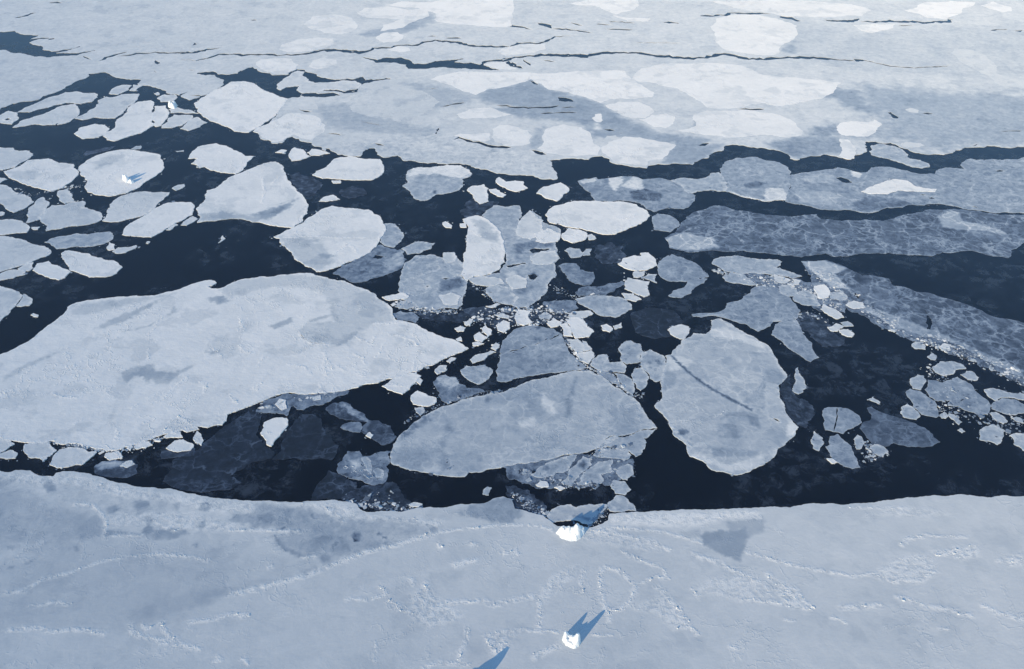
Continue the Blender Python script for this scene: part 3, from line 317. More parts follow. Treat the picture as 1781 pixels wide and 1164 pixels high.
('grey','triangular lower half of the split grey floe in the middle',[(-12.4,638.2),(-11.6,656.6),(-2.3,661.7),(12.8,669.5),(31.4,679.2),(45.5,690),(49,672.2),(55.3,654.9),(61.9,644.8),(65.6,638.2),(47.6,633.3),(29.9,630.1),(9.7,624.5),(-5.2,618.1),(-13.2,620.5)]),
('mixs','great smooth grey-white boat-shaped floe in the lower middle',[(-95.5,525.4),(-93.9,536.5),(-90.3,549.9),(-80.1,565.9),(-69.1,576.6),(-53.1,586.8),(-34.2,597.3),(-14.9,602.6),(-5.1,605.7),(9.7,615.8),(24.7,622.1),(45,630.1),(55.2,634.1),(67.8,634.1),(77.4,627.7),(84.1,618.1),(93.1,608),(103.9,595),(109.5,580.2),(114.9,565.9),(117.7,558.9),(102,555.4),(85.1,548.6),(70.2,535.8),(48.5,528.6),(33.4,524.1),(-4.7,515.1),(-14.8,512),(-32.8,508.3),(-36.1,503.3),(-48.5,503.9),(-78.4,510.1),(-93.8,518.3)]),
('mix','cracked rim piece under the right end of the boat-shaped floe',[(71.6,535.8),(85.5,547.9),(101.9,554.7),(117.1,557.5),(110.6,549.9),(105.6,546.5),(105.9,537.8),(101.2,528),(96.4,525.4),(92.5,531.2),(86,533.8)]),
('mix','pale plate with a dark dot under the boat-shaped floe',[(14.1,505.6),(24,515.3),(33.4,521.5),(51,527.3),(48.3,520.2),(43.2,510.4),(34,507.5),(20.2,502.4)]),
('mix','dark-centred grey plate, second below the boat-shaped floe',[(37.1,496.9),(43.1,508.8),(55.6,526.5),(61.1,522.3),(61.9,516.9),(54.5,508.8),(48.3,499.3),(43.5,494.3)]),
('mix','large jagged pale plate below the boat-shaped floe',[(49.1,494.6),(59.2,512),(66.7,519.8),(78.4,522.3),(78.3,508.8),(67.9,505.6),(69.6,499.3),(64.8,495.4),(58.2,496.5)]),
('mix','flat plate tight under the cracked rim piece',[(63.7,527.1),(66.7,533.2),(70.7,534.6),(90.5,533.9),(93.3,526.8),(87.4,520.5),(83.1,523),(76.2,523.8)]),
('mix','upright plate at the right end of the broken plates',[(79.5,507.2),(81.1,512),(89.5,517.7),(93.2,515.3),(92.8,505.6),(87.6,499.6),(82.3,502.7)]),
('mix','round pale floe with a dark flaw above the near iceberg channel',[(74.6,491.5),(77.5,500.1),(85.3,498.5),(89.4,490),(83.9,484.2),(77.4,485.7)]),
('mix','bell-shaped pale floe standing against the near ice shelf',[(70.4,474.9),(74.6,479.4),(77.4,483.9),(82.7,483.6),(87.5,476.4),(90.9,468.3),(82.2,467.5),(71.4,468.3)]),
('mixs','lumpy floe behind the near iceberg, crossed by its blue shadow',[(25.5,462.5),(28.1,468.3),(31.5,471.2),(35.9,473.9),(43.6,474.6),(47.2,471.6),(50.1,473.4),(56.7,475.2),(61,474.1),(66.6,475.6),(70.9,474.1),(67.1,468.3),(61.3,462.5),(57.6,456.1),(54.8,454.7),(47.1,458.9),(38.5,458.9),(30.9,457.2),(27.2,458.2)]),
('snow','small knobbly white floe left of the tiny oval under the plates',[(17.8,494.6),(21.3,498.5),(26.8,497.7),(27.8,492.7),(22.2,491.5)]),
('snow','tiny white oval floe in black water under the broken plates',[(31.7,492),(36.8,493.5),(40,491.2),(35.5,488.9)]),
('mix','pale octagonal floe with a raised rim right of centre',[(96.6,667.2),(101.3,674),(108.5,678.5),(117.4,672.8),(118.6,660.5),(114.4,646.4),(107.6,644.7),(100.9,643.6),(96.5,651.8)]),
('mix','smooth pale floe with three dark dots beside the big right floe',[(114.3,651.8),(117.3,660.5),(124.5,665),(135.4,656.1),(137.2,649.6),(133.9,634.7),(130.9,622.2),(124,618.2),(119.5,623.3),(114.6,636.8)]),
('mix','round grey floe below the octagonal one',[(103.9,628),(108.1,636.8),(114.8,638.9),(119,624.3),(115.8,614.1),(109.8,606.1),(106.5,610.1),(104.1,618.2)]),
('mix','broken pale plate left of the octagonal floe',[(69.4,643.2),(77,656.1),(85,657.2),(85.9,651.8),(86.6,645.3),(90.6,645.7),(98.7,647.4),(101.2,639.3),(98.3,630.5),(90.7,632),(83,633),(75.4,635.1)]),
('grey','thin grey splinter plate above the boat-shaped floe tip',[(73,634.3),(85.6,632.6),(91.1,622.2),(94.2,614.1),(86.7,616.5),(79.7,624.3)]),
('mix','pale splinter plate just right of the grey splinter',[(89.5,630.1),(98.1,628),(103.9,621.8),(105,608.1),(102.5,599.2),(96.1,608.1),(93.3,618.2)]),
('pale','upright pale block right of the split grey floe',[(50.5,680.4),(59.8,680.8),(65.1,674),(63.3,660.5),(57.2,659.4),(52.4,669.5)]),
('pale','pale block below the upright one beside the split floe',[(57.1,658.3),(63.9,660.5),(71.5,663.9),(74.1,653.9),(66.8,643.6),(62.1,647.4)]),
('pale','narrow pale block at the right of the upright one',[(64.5,678.1),(68.3,675.8),(72.5,665),(64.6,661)]),
('snow','white slab leaning on the largest rubble block at centre',[(44.4,704.3),(50.8,706.3),(54.9,692.4),(55.9,684.3),(47.7,685.4)]),
('snow','largest white rubble block in the centre jumble',[(51.2,706.7),(54.7,715.7),(64.5,714.8),(70.5,699.5),(76.3,692.4),(70.8,683.6),(58.4,681.3),(54.9,692.4)]),
('snow','white block left of the largest rubble block',[(32.6,705.5),(39.2,714.8),(47.6,707.9),(43.2,700.7),(35.9,699.1)]),
('mix','small round floe above the split grey floe',[(25.3,718.9),(32.5,724.4),(38,718.9),(34.9,711.6),(27.9,712.8)]),
('snow','broken white floe above the left of the split grey floe',[(2.7,718.9),(7,727.7),(17.6,725.2),(15.4,717.7),(19.4,707.9),(11,701.9),(4.1,706.7)]),
('pale','flat white floe under the fish-shaped grey floe',[(53.4,717.7),(58.1,725.2),(75.2,726.4),(77.6,721.4),(67.3,714.5),(56.1,714.5)]),
('snow','small white floe in the black pool right of the rubble',[(83.2,701.9),(88.9,704.3),(94.1,697.2),(90.6,691.3),(84,694.8)]),
('pale','small floe touching the right of the small pool floe',[(94.5,701.4),(103.1,706.7),(103.1,699.5),(95.8,695.3)]),
('pale','pale helmet-shaped floe alone above the big right floe',[(144.7,694.8),(149.6,700.7),(158.4,703.8),(165.4,699.5),(164.1,691.3),(157.6,679.7),(153.7,680.8),(146.5,687.8)]),
('mixs','great rounded grey-white floe with a dark diagonal seam',[(137.2,654.9),(142.1,656.6),(153.7,672.2),(155.1,678.3),(163.8,683.7),(168,690),(179.4,688.2),(185.3,697.3),(188.6,710.4),(197.9,713.2),(206,704.7),(214.4,692.7),(223.5,682.8),(230.5,673.9),(233.5,668.7),(234.7,655.8),(236.9,639),(239.9,628.5),(236.9,622.1),(228.5,611.9),(226.8,600.3),(227.6,583.2),(228.1,571.6),(232.6,559.6),(228.4,552),(217.1,539.8),(202.9,523.4),(195.6,517),(184.5,510.8),(171.9,505.2),(165.7,507),(156.8,508.9),(148.5,520.2),(139.1,525.4),(138.4,538.5),(129.6,550.6),(128.6,559.6),(127.1,569.4),(123.4,577.3),(118.9,586.8),(124.5,592.8),(127.7,606.4),(127.8,618.1),(131.6,628.5),(136.1,643.2)]),
('grey','ragged grey floe above the great seamed floe',[(171.3,720.8),(186.4,722.8),(200.9,726.6),(208.2,739.4),(224.2,746.4),(234.9,757.6),(241.1,768),(250.4,771.1),(261.7,768),(270,759.7),(272.5,742.4),(276.6,727.6),(269.2,713.2),(257.6,710.4),(246.3,708.5),(235.7,697.3),(228.3,692.7),(220.9,703.8),(211.1,708.5),(203.8,713.2),(193.8,718),(171.8,717)]),
('grey','grey arrowhead floe right of the great seamed floe',[(239.7,687.8),(247,704.3),(261.6,712.8),(269.4,710.4),(269.2,687.8),(273.8,674),(272.1,662.7),(274.5,652.9),(268.8,650),(265.2,646.4),(258.4,656.1),(247.8,672.8),(246.4,678.5)]),
('mix','small leaf floe beside the right edge of the seamed floe',[(238.8,606.1),(246.2,628.4),(252.1,638.9),(253,622.2),(251.8,610.1),(243.4,601.8)]),
('grey','cracked squarish grey floe at lower right',[(259.6,582.9),(270,584.8),(279.3,582.9),(286.3,573.6),(285.6,565.3),(277.1,559),(266.6,551.9),(259,554.5),(253.5,556.3)]),
('greyd','large dark grey dart-shaped sheet at lower right',[(281.9,559),(286.2,565.3),(293.1,568.1),(296.7,575.4),(295.6,583.9),(299.9,585.8),(307.1,577.3),(319.6,570.8),(331.8,560.8),(337.1,555.4),(341.1,542.3),(329.2,537.1),(317.4,537.1),(303.6,541.4),(294,537.1),(285.9,541.4),(283.9,550.1)]),
('grey','pointed grey blade floe below the squarish cracked one',[(255.1,549.1),(261.8,551.7),(266.1,542.1),(268.4,530.2),(268.6,513.6),(263,512.3),(253.4,518.5),(248.8,526.8),(248.1,536.9),(252.1,538.6)]),
('mix','small diamond floe left of the pointed blade floe',[(238.2,543.8),(244.2,555.2),(248.6,547.3),(248.2,541.2),(241.5,531.8),(237.7,535.2)]),
('mix','small upright oblong floe right of the blade floe',[(273,545.6),(277.6,550.8),(280.3,548.2),(276.4,535.2),(271.9,533.9)]),
('mix','small flat floe under the dart-shaped sheet',[(283.3,536.9),(287.7,539.5),(293.9,536.9),(296,531),(290,525.1),(284.4,529.3)]),
('pale','thin white sliver at the lower left of the blade floe',[(244.9,523.1),(249.1,523.5),(252.5,519.3),(247.4,517.7)]),
('mix','small grey floe at the top left of the right-hand pancake cluster',[(344.9,622.2),(353.5,628.4),(358.6,626.4),(355.5,616.1),(348.4,607.1),(342.8,609.1)]),
('grey','largest crooked pancake floe of the right-hand cluster',[(352.6,608.1),(359.9,621.2),(367.2,620.2),(371.2,617.1),(387.2,625.3),(395.5,614.1),(395.3,604.1),(400,594.4),(400.5,586.7),(394.1,577.3),(384.6,575.1),(378.9,579.2),(372.9,585.8),(364.6,586.7),(368.4,593.4),(358.1,592.4),(352.8,598.3)]),
('grey','pancake floe on the left of the right-hand cluster',[(334.8,604.1),(340.3,609.1),(346.8,606.1),(353.8,594.4),(353.8,581),(349.1,571.7),(343.7,573.6),(338.3,575.4),(334.2,584.8),(335.7,594.4)]),
('mix','pale pebble-shaped floe at the lower left of the right cluster',[(321.2,577.3),(324.4,584.8),(331,589.6),(334.8,582.9),(336.4,573.6),(331.1,569),(322.3,571.7)]),
('mix','oval floe above the right-hand pancake cluster',[(370.3,638.9),(379.6,646.4),(390.6,647.4),(399,642.1),(399.5,636.8),(386.6,630.5),(376,626.4),(370.2,631.5)]),
('mix','small floe right of the oval above the pancake cluster',[(391,628.4),(398.2,633.6),(403,632.6),(405.4,624.3),(401.8,620.2),(394.5,621.2)]),
('mix','thin pale floe at the upper right of the pancake cluster',[(403.2,608.1),(413.5,608.5),(421.7,604.1),(434.2,602.2),(445.8,596.3),(441.5,589.6),(430.5,594),(418.8,597.3),(406.7,592.4),(402.5,600.2)]),
('grey','broad grey pancake floe cut by the right edge',[(401.3,588.6),(413.5,596.7),(424.8,594),(428.1,588.6),(440.1,586.7),(443.7,581),(435.8,577.3),(423,577.3),(409.2,575.4),(403.5,579.2),(398.9,582.9)]),
('mix','small slanted floe under the broad right-edge pancake',[(394.7,577.3),(400.9,578.8),(405.6,567.1),(400.4,563.5),(396.3,568.1)]),
('mix','scalloped round floe at the lower right',[(376.7,552.8),(383.2,559.9),(391.9,563.5),(398.1,555.4),(390.4,543.1),(385,538.8),(378.6,543.1),(373.4,544.9)]),
('mix','rounded floe cut by the right edge at lower right',[(399.4,550.1),(406.5,552.8),(424.8,553.6),(414.4,531.2),(402.7,532),(398.3,539.7)]),
('mix','small pale floe at the tip of the rubble rim on the right',[(363.5,671.7),(370.5,676.2),(375.7,671.7),(373.9,665),(364.2,666.1)]),
('mix','small knotted floe beneath the largest crooked pancake',[(352.8,575.1),(358,579.2),(359.7,573.9),(356.1,570.3),(353,570.8)]),
('mix','small oblong floe slanting below the largest pancake',[(360.9,576.9),(365,575.1),(367.7,566.2),(363.8,562.6),(360.6,569.9)]),
('mix','tiny floe on the dark water above the dart-shaped sheet',[(298.9,594.4),(305,597.9),(309.2,591.5),(307.1,588.6),(303.2,592.1)]),
('mix','tiny lone floe between pancake cluster and dart-shaped sheet',[(360.1,556.3),(364.4,558.1),(365.7,554.5),(362.3,552.8)]),
('pale','small floe under the rubble rim near the right',[(386.8,669),(394.1,674),(399.9,671.7),(396,665),(388,665)]),
('pale','white mottled floe at the top of the dark right pool',[(296.1,728.9),(302.1,737.8),(311,728.9),(314.9,715.2),(306.4,712.8),(301.1,718.9)]),
('pale','mottled pale floe below the one at the top of the right pool',[(294.4,699.5),(304.4,705.5),(311.3,700.7),(302,692.4),(295.5,693.6)]),
('pale','mottled floe furthest into the dark right pool',[(304.1,694.8),(312.7,696),(316.4,687.8),(313.1,683.6),(304.8,687.8)]),
('mix','small grey floe at the right of the mottled pool floes',[(309.2,706.7),(316.6,709.2),(319.9,701.4),(311.9,700.5)]),
('mix','small floe above the oval near the right rubble rim',[(371.2,653.9),(377.9,659.4),(380,656.1),(376.6,649),(372.9,649.6)]),
('mix','tiny wedge floe at the right edge below the broad pancake',[(411.3,571.7),(417.4,571.7),(417.7,564.4),(411.9,567.7)]),
('snow','largest white floe, running from the left edge to the centre',[(-479.4,634.1),(-459.2,656.6),(-450.1,665.2),(-441.9,676.6),(-436.2,694.6),(-431.1,708.5),(-427,722.8),(-428,732.5),(-421.6,740.4),(-406.7,745.4),(-388.5,749.5),(-366.7,751.5),(-345.4,755.6),(-330.5,762.8),(-323.8,769),(-314.4,776.4),(-302.2,780.7),(-295.6,775.4),(-302.3,768),(-296.9,764.9),(-288.6,765.9),(-284.2,771.1),(-272.4,781.8),(-250.4,787.2),(-227.8,790.4),(-205,793.7),(-192.3,787.2),(-167.7,778.6),(-148.7,765.9),(-132.9,752.5),(-119.9,737.4),(-113.9,722.8),(-110,711.3),(-100.5,708.5),(-89.3,703.8),(-77.6,691.8),(-66.6,685.5),(-53,679.2),(-44.8,672.2),(-39.3,666.1),(-51.8,656.6),(-66.5,644.8),(-83.3,632.5),(-100.1,623.7),(-119.1,615.8),(-137.9,608.8),(-151.9,604.1),(-171,601.8),(-190.9,603.4),(-200,600.3),(-208.3,593.5),(-216.6,587.6),(-225.8,581.7),(-235.1,575.2),(-233.6,567.3),(-235.7,562.4),(-246.9,558.9),(-255.7,560.3),(-267.8,555.4),(-279.5,551.3),(-288.2,545.2),(-295,540.5),(-308.2,533.8),(-318.6,531.2),(-329.3,534.5),(-344.1,539.8),(-365.5,543.2),(-381.2,541.1),(-396.2,543.2),(-409.7,546.5),(-438.2,548.6)]),
('snow','white shield-shaped floe under the tip of the largest floe',[(-111.6,612.1),(-103.8,622.2),(-86.5,630.5),(-79,626.4),(-82.9,618.2),(-87.1,608.1),(-92.8,601.2),(-102.1,606.1)]),
('snow','tiny floe at the right of the shield-shaped floe',[(-82.6,618.2),(-80.7,623.3),(-77.3,620.2),(-78.7,613.7)]),
('snow','small white floe below the shield-shaped floe',[(-85.1,593.4),(-85.1,600.2),(-80.6,606.1),(-74,602.2),(-64.8,597.3),(-63.2,591.5),(-67.8,586.7),(-74,585.8),(-82.9,588.6)]),
('mix','small grey lower part hanging from the white floe below the shield',[(-81.2,583.9),(-73.9,585),(-72.3,580.1),(-75.4,572.6),(-79.5,578.2)]),
('mixd','dirty grey floe left of the split grey floe',[(-68.2,618.2),(-65.4,624.3),(-57.9,628.4),(-48.6,624.3),(-45.7,616.1),(-39.1,610.1),(-25.1,608.1),(-22.5,605.1),(-33.6,599.2),(-45.9,593.4),(-54.4,589.6),(-62.5,600.2),(-64.3,608.1)]),
('mix','lumpy pale floe tight against the left of the split grey floe',[(-45.3,634.7),(-40.3,641),(-32.4,640),(-24.6,642.1),(-16.6,634.7),(-20.3,622.2),(-27.8,615.1),(-36.9,620.2),(-42.3,626.4)]),
('pale','small oval floe above the dirty grey floe',[(-67.9,632.6),(-63.9,641),(-57.3,641),(-57,634.7),(-64.4,628.4)]),
('pale','small sliver floe under the tip of the largest floe',[(-58.3,647.4),(-54,652.9),(-49.7,651.8),(-54.9,644.2)]),
('pale','flat bar floe above the lumpy pale floe',[(-37.3,649.6),(-32.9,656.1),(-19.8,662.7),(-14.4,660.5),(-24.8,649.6),(-35.2,644.2)]),
('dark','dusky grey floe under the patchy spotted one',[(-47.4,728.9),(-38.3,732.7),(-26.9,734),(-21,726.4),(-29.3,718.9),(-39.2,718.9)]),
('snow','white lump off the upper edge of the largest floe tip',[(-53.6,697.2),(-48.3,701.4),(-43.3,698.3),(-45.1,692.4),(-50.6,692.4)]),
('snow','tilted white chip above the lump by the largest floe tip',[(-45,705.5),(-40.4,712.8),(-36.5,712.8),(-37.4,706.7),(-42.7,701.4)]),
('snow','white chip touching the tip of the largest floe',[(-51.4,680.4),(-47.5,684.3),(-45.6,677.4),(-49.9,677.4)]),
('snow','rounded white block at the left end of the centre jumble',[(-15,701.9),(-8.1,710.4),(-1.8,706.7),(-1.8,697.2),(-8,690.1),(-13.5,694.8)]),
('snow','white block left of the rounded one in the centre jumble',[(-28,697.2),(-24.7,702.4),(-19,694.8),(-18.9,687.8),(-22.9,683.6)]),
('snow','big white block next to the black gap at the largest floe tip',[(-35.3,685.4),(-30,691.3),(-22.2,683.1),(-27.5,675.6),(-33.7,678.5)]),
('snow','white slab below the big block by the black gap',[(-36.2,674.4),(-30.9,676.7),(-25.4,673.5),(-34.7,669.5)]),
('pale','thin white splinter above the dusky grey floe',[(-25.4,734),(-15.5,739.6),(-11.2,737.8),(-21.1,731.9)]),
('mixd','grey floe at the right of the thin white splinter',[(-11.8,728.9),(-6.8,732.7),(0.3,731.4),(1,725.2),(-8.2,723.9)]),
('pale','little white block above the rounded jumble block',[(-15.2,718.9),(-8.2,721.9),(-2.5,718.4),(-3.2,712.8),(-11,715.2)]),
('pale','small floe between the bar floe and the split grey floe',[(-19.2,666.8),(-14.6,675.1),(-11.2,671.7),(-14.4,662.7)]),
('bright','bright white tent-shaped floe among the dark thin ice',[(-202.7,552.6),(-202.4,565.1),(-196.7,569.7),(-184.7,570.6),(-182.3,561.5),(-184.3,556.1),(-188.1,545.6),(-190.4,536.9),(-194.3,538.6),(-196,543.8)]),
('mixd','slushy grey strip along the lower edge of the largest floe',[(-212.2,579.2),(-209.4,588.6),(-195,603.2),(-183.4,602.2),(-164.5,601.8),(-150.3,607.7),(-138.6,605.7),(-139.4,602.2),(-148.9,598.3),(-157.3,588.6),(-173.3,581),(-183,586.7),(-185.3,573.6),(-197.1,577.3)]),
('snow','small white tilted block frozen in the slushy grey strip',[(-198.2,588.6),(-195.9,595.3),(-189.9,593.4),(-187.2,582.9),(-190.9,580.1)]),
('pale','flat white block at the right of the slushy strip',[(-169.2,598.3),(-162.3,600.2),(-161,594.4),(-166.7,592.8)]),
('nilas','large charcoal-dark sheet of thin ice right of the tent floe',[(-181.7,531.8),(-183,543.8),(-179.3,561.5),(-174.6,575.2),(-165,576.2),(-156.7,570.6),(-152.2,557.9),(-144.5,547.3),(-137.3,538.6),(-140.5,521.8),(-155.6,522.6),(-170.9,524.3),(-186.8,522.6)]),
('darkm','dark speckled floe with white crumbs right of the slushy strip',[(-154.9,581.8),(-150.1,590.3),(-140.3,591.3),(-129.1,581.8),(-119,570.6),(-117.2,566),(-128.4,567.9),(-139.7,570.6),(-150.3,576.2)]),
('mixd','small grey floe under the dark speckled one',[(-139.3,559.7),(-134,565.1),(-124.5,566),(-121.2,559.7),(-122.8,553.5),(-131.4,555.2)]),
('dark','dark grey floe with a single white lump, left of the boat-shaped floe',[(-121.5,561.5),(-117.6,568.8),(-109,567.9),(-98.6,561.5),(-92.4,548.2),(-97.5,540.4),(-103.2,538.6),(-113.7,547.3),(-121.7,554.4)]),
('snow','single white lump lying on the dark grey floe',[(-117.5,549.4),(-115,553.5),(-111.4,550.5),(-113,546.4)]),
('nilas','faint dark sheet of thin ice touching the near ice shelf',[(-149.1,485.4),(-147.3,494.6),(-140.9,510.4),(-130,505.6),(-117.6,497.7),(-116.5,490),(-126.3,480.9),(-130.4,478.8),(-149.2,480)]),
('mixd','grey rubble floe with a bright knob at the left of the boat-shaped floe',[(-134.7,510.4),(-132.2,520.2),(-129.2,531.8),(-119.9,531.8),(-116.8,526),(-110,526.8),(-104.5,530.2),(-95.4,531.8),(-94.7,520.2),(-97.1,515.3),(-94.9,505.6),(-97.2,496.2),(-106,494.6),(-113.3,499.3),(-120.3,500.9),(-125.1,503.2)]),
('mix','bright knob of ice on the grey rubble floe',[(-106.8,510.4),(-102.5,512.8),(-98.1,508.8),(-98.4,501.6),(-103.6,502.4)]),
('mix','slanting plate lodged in the grey rubble floe',[(-117.7,524.3),(-113.8,525.1),(-107.8,513.6),(-107.3,505.6),(-112.6,511.2)]),
('mix','little grey floe adrift below the boat-shaped floe',[(-21.9,485.1),(-18.7,492.7),(-15.1,491.5),(-17.4,483.9)]),
('pale','thin white oval floe lying against the near ice shelf',[(-76,474.6),(-73.1,476.4),(-65.9,474.9),(-68.4,472.2),(-73.8,472.5)]),
('pale','rounded floe at the left edge in the narrow black channel',[(-419.1,546.4),(-409.2,545.6),(-401.3,543.8),(-394.7,539.5),(-399.5,531.8),(-401.9,529.3),(-412,531)]),
('pale','lower of the two left-edge floes in the narrow channel',[(-411.2,529.3),(-401.5,528.5),(-395.2,532.7),(-387.9,529.3),(-387.1,523.5),(-394.3,522.6),(-407.8,521.8)]),
('pale','square-cornered floe in the narrow channel at left',[(-385.8,535.2),(-386.5,539.5),(-370.5,543.5),(-358.5,532.7),(-361,526),(-378,525.1)]),
('pale','largest smooth floe in the narrow channel at left',[(-357.6,516.1),(-358.2,523.5),(-356.9,533.2),(-349.9,536.1),(-338.7,534.4),(-326,530.2),(-329.3,521.8),(-332.9,516.1),(-343.4,513.6),(-351.2,513.1)]),
('snow','small white floe right of the largest channel floe',[(-318.4,525.1),(-318.2,529.3),(-309.7,531.8),(-305.9,527.6),(-303.9,523.5),(-312.9,521)]),
('dark','grey floe with a pale upper rim at the channel end',[(-322.3,515.3),(-318.3,520.2),(-303.4,520.2),(-295,522.6),(-289.6,516.9),(-286.4,507.2),(-291,504),(-311.4,504),(-319.3,507.2)]),
('pale','pale lump on the upper rim of the grey channel-end floe',[(-302.7,514.9),(-299.8,519.8),(-295.6,521),(-291.7,516.9),(-296.3,512.8)]),
('snow','white floe with a dark skirt under the largest floe edge',[(-273.3,534.9),(-268.8,543.5),(-262.2,544.9),(-252.1,538.6),(-252.8,532.7),(-260.5,531),(-270.3,532.7)]),
('dark','dark skirt of thin ice below the white channel floe',[(-275.9,531.8),(-271.1,535.2),(-250.9,535.2),(-248.6,526.8),(-273.2,523.1)]),
('snow','upright white wedge floe under the largest floe edge',[(-255.1,547.3),(-254.4,555.2),(-249.6,550.8),(-245.9,543.8),(-246,537.8),(-251.7,541.2)]),
('snow','flat white chip beside the largest floe lower edge',[(-278.7,549.4),(-275.1,552.6),(-267.2,554),(-263.5,547.3),(-276.9,546.6)]),
('snow','long white chip broken off the largest floe lower edge',[(-268.6,556.7),(-263.9,559.4),(-255.9,560.8),(-253.1,557),(-262.2,553.5)]),
('snow','white rubble chip in the crack below the largest floe',[(-299.2,536.9),(-294.8,543.5),(-288.6,542.4),(-285,538.6),(-289.8,535.2),(-296.3,533.5)]),
('snow','small round chip left of the rubble chip in the crack',[(-304.3,534.9),(-302.7,538.6),(-299.5,536.1),(-300.4,531.8)]),
('pale','tiny floe between the square-cornered and largest channel floes',[(-368.6,524.3),(-364.5,526),(-362.3,523),(-364.1,519.3)]),
('slush','slushy rubble strip along the lower rim of the slanting grey sheet',[(304.4,809.2),(313.9,798.1),(322.4,776.4),(337.6,750.5),(351.2,722.8),(366.3,702.9),(383.2,690),(406.9,675.7),(426.3,653.2),(447.3,630.1),(465.6,606.4),(458.3,591.3),(439.4,612.6),(420.1,638.2),(399.4,656.6),(378.6,677.4),(356.6,690),(338.4,708.5),(321.9,735.4),(309.2,759.7),(301.3,783.9)]),
('slush','slushy grey ice holding the rubble above the great seamed floe',[(231.2,795.9),(251.7,795.9),(284.2,785),(304.6,774.3),(317.7,759.7),(325.9,739.4),(318.2,722.8),(302.6,725.7),(285.1,743.4),(272.3,759.7),(254.3,768),(236,776.4)]),
('slushd','dim slush sheet under the jumble of white blocks at centre',[(-94,727.6),(-71.7,722.8),(-44.4,727.6),(-22.4,732.5),(5.2,729.6),(33.1,737.4),(60.4,727.6),(75.6,708.5),(71,681),(58.1,685.5),(37.5,703.8),(16,708.5),(-0.3,702.9),(-11.9,685.5),(-21.9,708.5),(-43.7,710.4),(-70.7,708.5),(-84.6,713.2)]),
('slushd','dark slush against the near shelf left of the boat-shaped floe',[(-126.7,481.7),(-114.7,491.2),(-98.3,498.4),(-86.9,494.2),(-80.8,484.1),(-71.3,473.6),(-79.1,466.3),(-96.9,468),(-109.1,471.4),(-118.2,475.9)]),
('slushd','dark slush in the shelf corner left of the near iceberg',[(-4.6,494.2),(6.3,491.2),(16.9,484.1),(25.1,470.8),(28.2,462.3),(20.7,463.5),(10.3,466.8),(1.9,471.4),(-2.3,480.6)]),
('slush','dark slush among the broken plates under the boat-shaped floe',[(-9.1,514.5),(17.7,522.1),(49.3,527.3),(71.9,528.6),(93.9,523.4),(94,503.3),(73.5,494.2),(47.4,492.4),(17.1,492.4),(-2.4,500.3)]),
('slushd','thin dark slush between the seamed floe and the squarish cracked floe',[(232.9,622.1),(243.4,630.1),(240.6,598.8),(246.9,595),(250.7,576.6),(237.6,558.9),(232.9,562.4),(228,573),(229.5,591.3)]),
('slushd','dim patch of slush at the top of the dark right pool',[(270.8,719.9),(279.9,727.6),(290,719.9),(297.7,712.2),(299.3,694.6),(306,681),(294.8,669.5),(281.5,668.7),(276.9,681),(271.5,694.6)]),
('nilas','faint thin ice in the black water left of the helmet-shaped floe',[(113.9,722.8),(132.7,732.5),(155.3,727.6),(162.3,708.5),(152.9,688.2),(131.7,681),(114.4,691.8)]),
('slushd','wispy slush in the water right of the peaked white floe',[(-275.3,1020.2),(-260.1,1025),(-239.8,1009.4),(-225,991.1),(-230.5,967.5),(-241.5,961.8),(-255.5,982.2)]),
('slushd','faint slush patch below the smooth white lens floe',[(-202.6,979.2),(-190.3,988.1),(-175.9,982.2),(-169.9,967.5),(-182,957.5),(-198,961.8)]),
('slushd','round dim slush disc under the right of the long white oval',[(88.2,844),(103.3,856),(117.4,848.8),(120.2,828.7),(109.8,813.7),(93.6,811.5),(86.2,825.2)]),
('slushd','thin slush tailing off the left of the mushroom-shaped floe',[(-58.8,922.7),(-50.1,950.4),(-33.7,957.5),(-14.9,947.5),(-26.4,928.2),(-33.9,912),(-45.3,906.7)]),
('nilas','wide sheet of dark veined thin ice at lower left centre',[(-264.7,498.4),(-264.4,522.1),(-256.9,527.3),(-247.3,533.2),(-242.8,545.2),(-234.5,559.6),(-223.3,575.2),(-215.4,582.4),(-206.6,575.2),(-205.5,563.8),(-205.9,550.6),(-194.9,536.5),(-186,528.6),(-187.6,523.4),(-201.3,520.2),(-206.2,512.6),(-215.2,504.5),(-204.7,497.2),(-211.6,490),(-232.4,487),(-250.5,490)])]
FLOE_HOLES={66:[[(18.7,839),(25,843.6),(40.8,843),(37.5,839),(21.7,832.3)],[(-6.2,807.8),(13.7,814.5),(14.4,812.2),(-3.2,804.9)],[(16.4,790.7),(22.5,792.7),(26.1,787.9),(22.3,781),(17.1,783.7)]],
101:[[(391.5,1010.3),(398.7,1011.5),(404.3,1006.4),(407.2,996.9),(399.4,995.8),(393.4,1002.4)]],
104:[[(396.9,728.9),(396.3,722.7),(396.4,716.5),(395.4,706.7),(390,696),(386.5,696),(388.9,706.7),(393.2,715.2)],[(333.5,749.4),(338.6,757.8),(340,746.8)]],
67:[[(-88.1,766.8),(-81.7,770.6),(-86.4,764.7)],[(-70.7,783.7),(-62.5,785.1),(-66.8,781.5)]],
52:[[(-145.1,823.9),(-142.7,829.9),(-133.1,826.9),(-140.2,821.6)]],
2:[[(-691.3,1185.4),(-688.5,1190.5),(-683.3,1188),(-686.1,1182.9)]]}
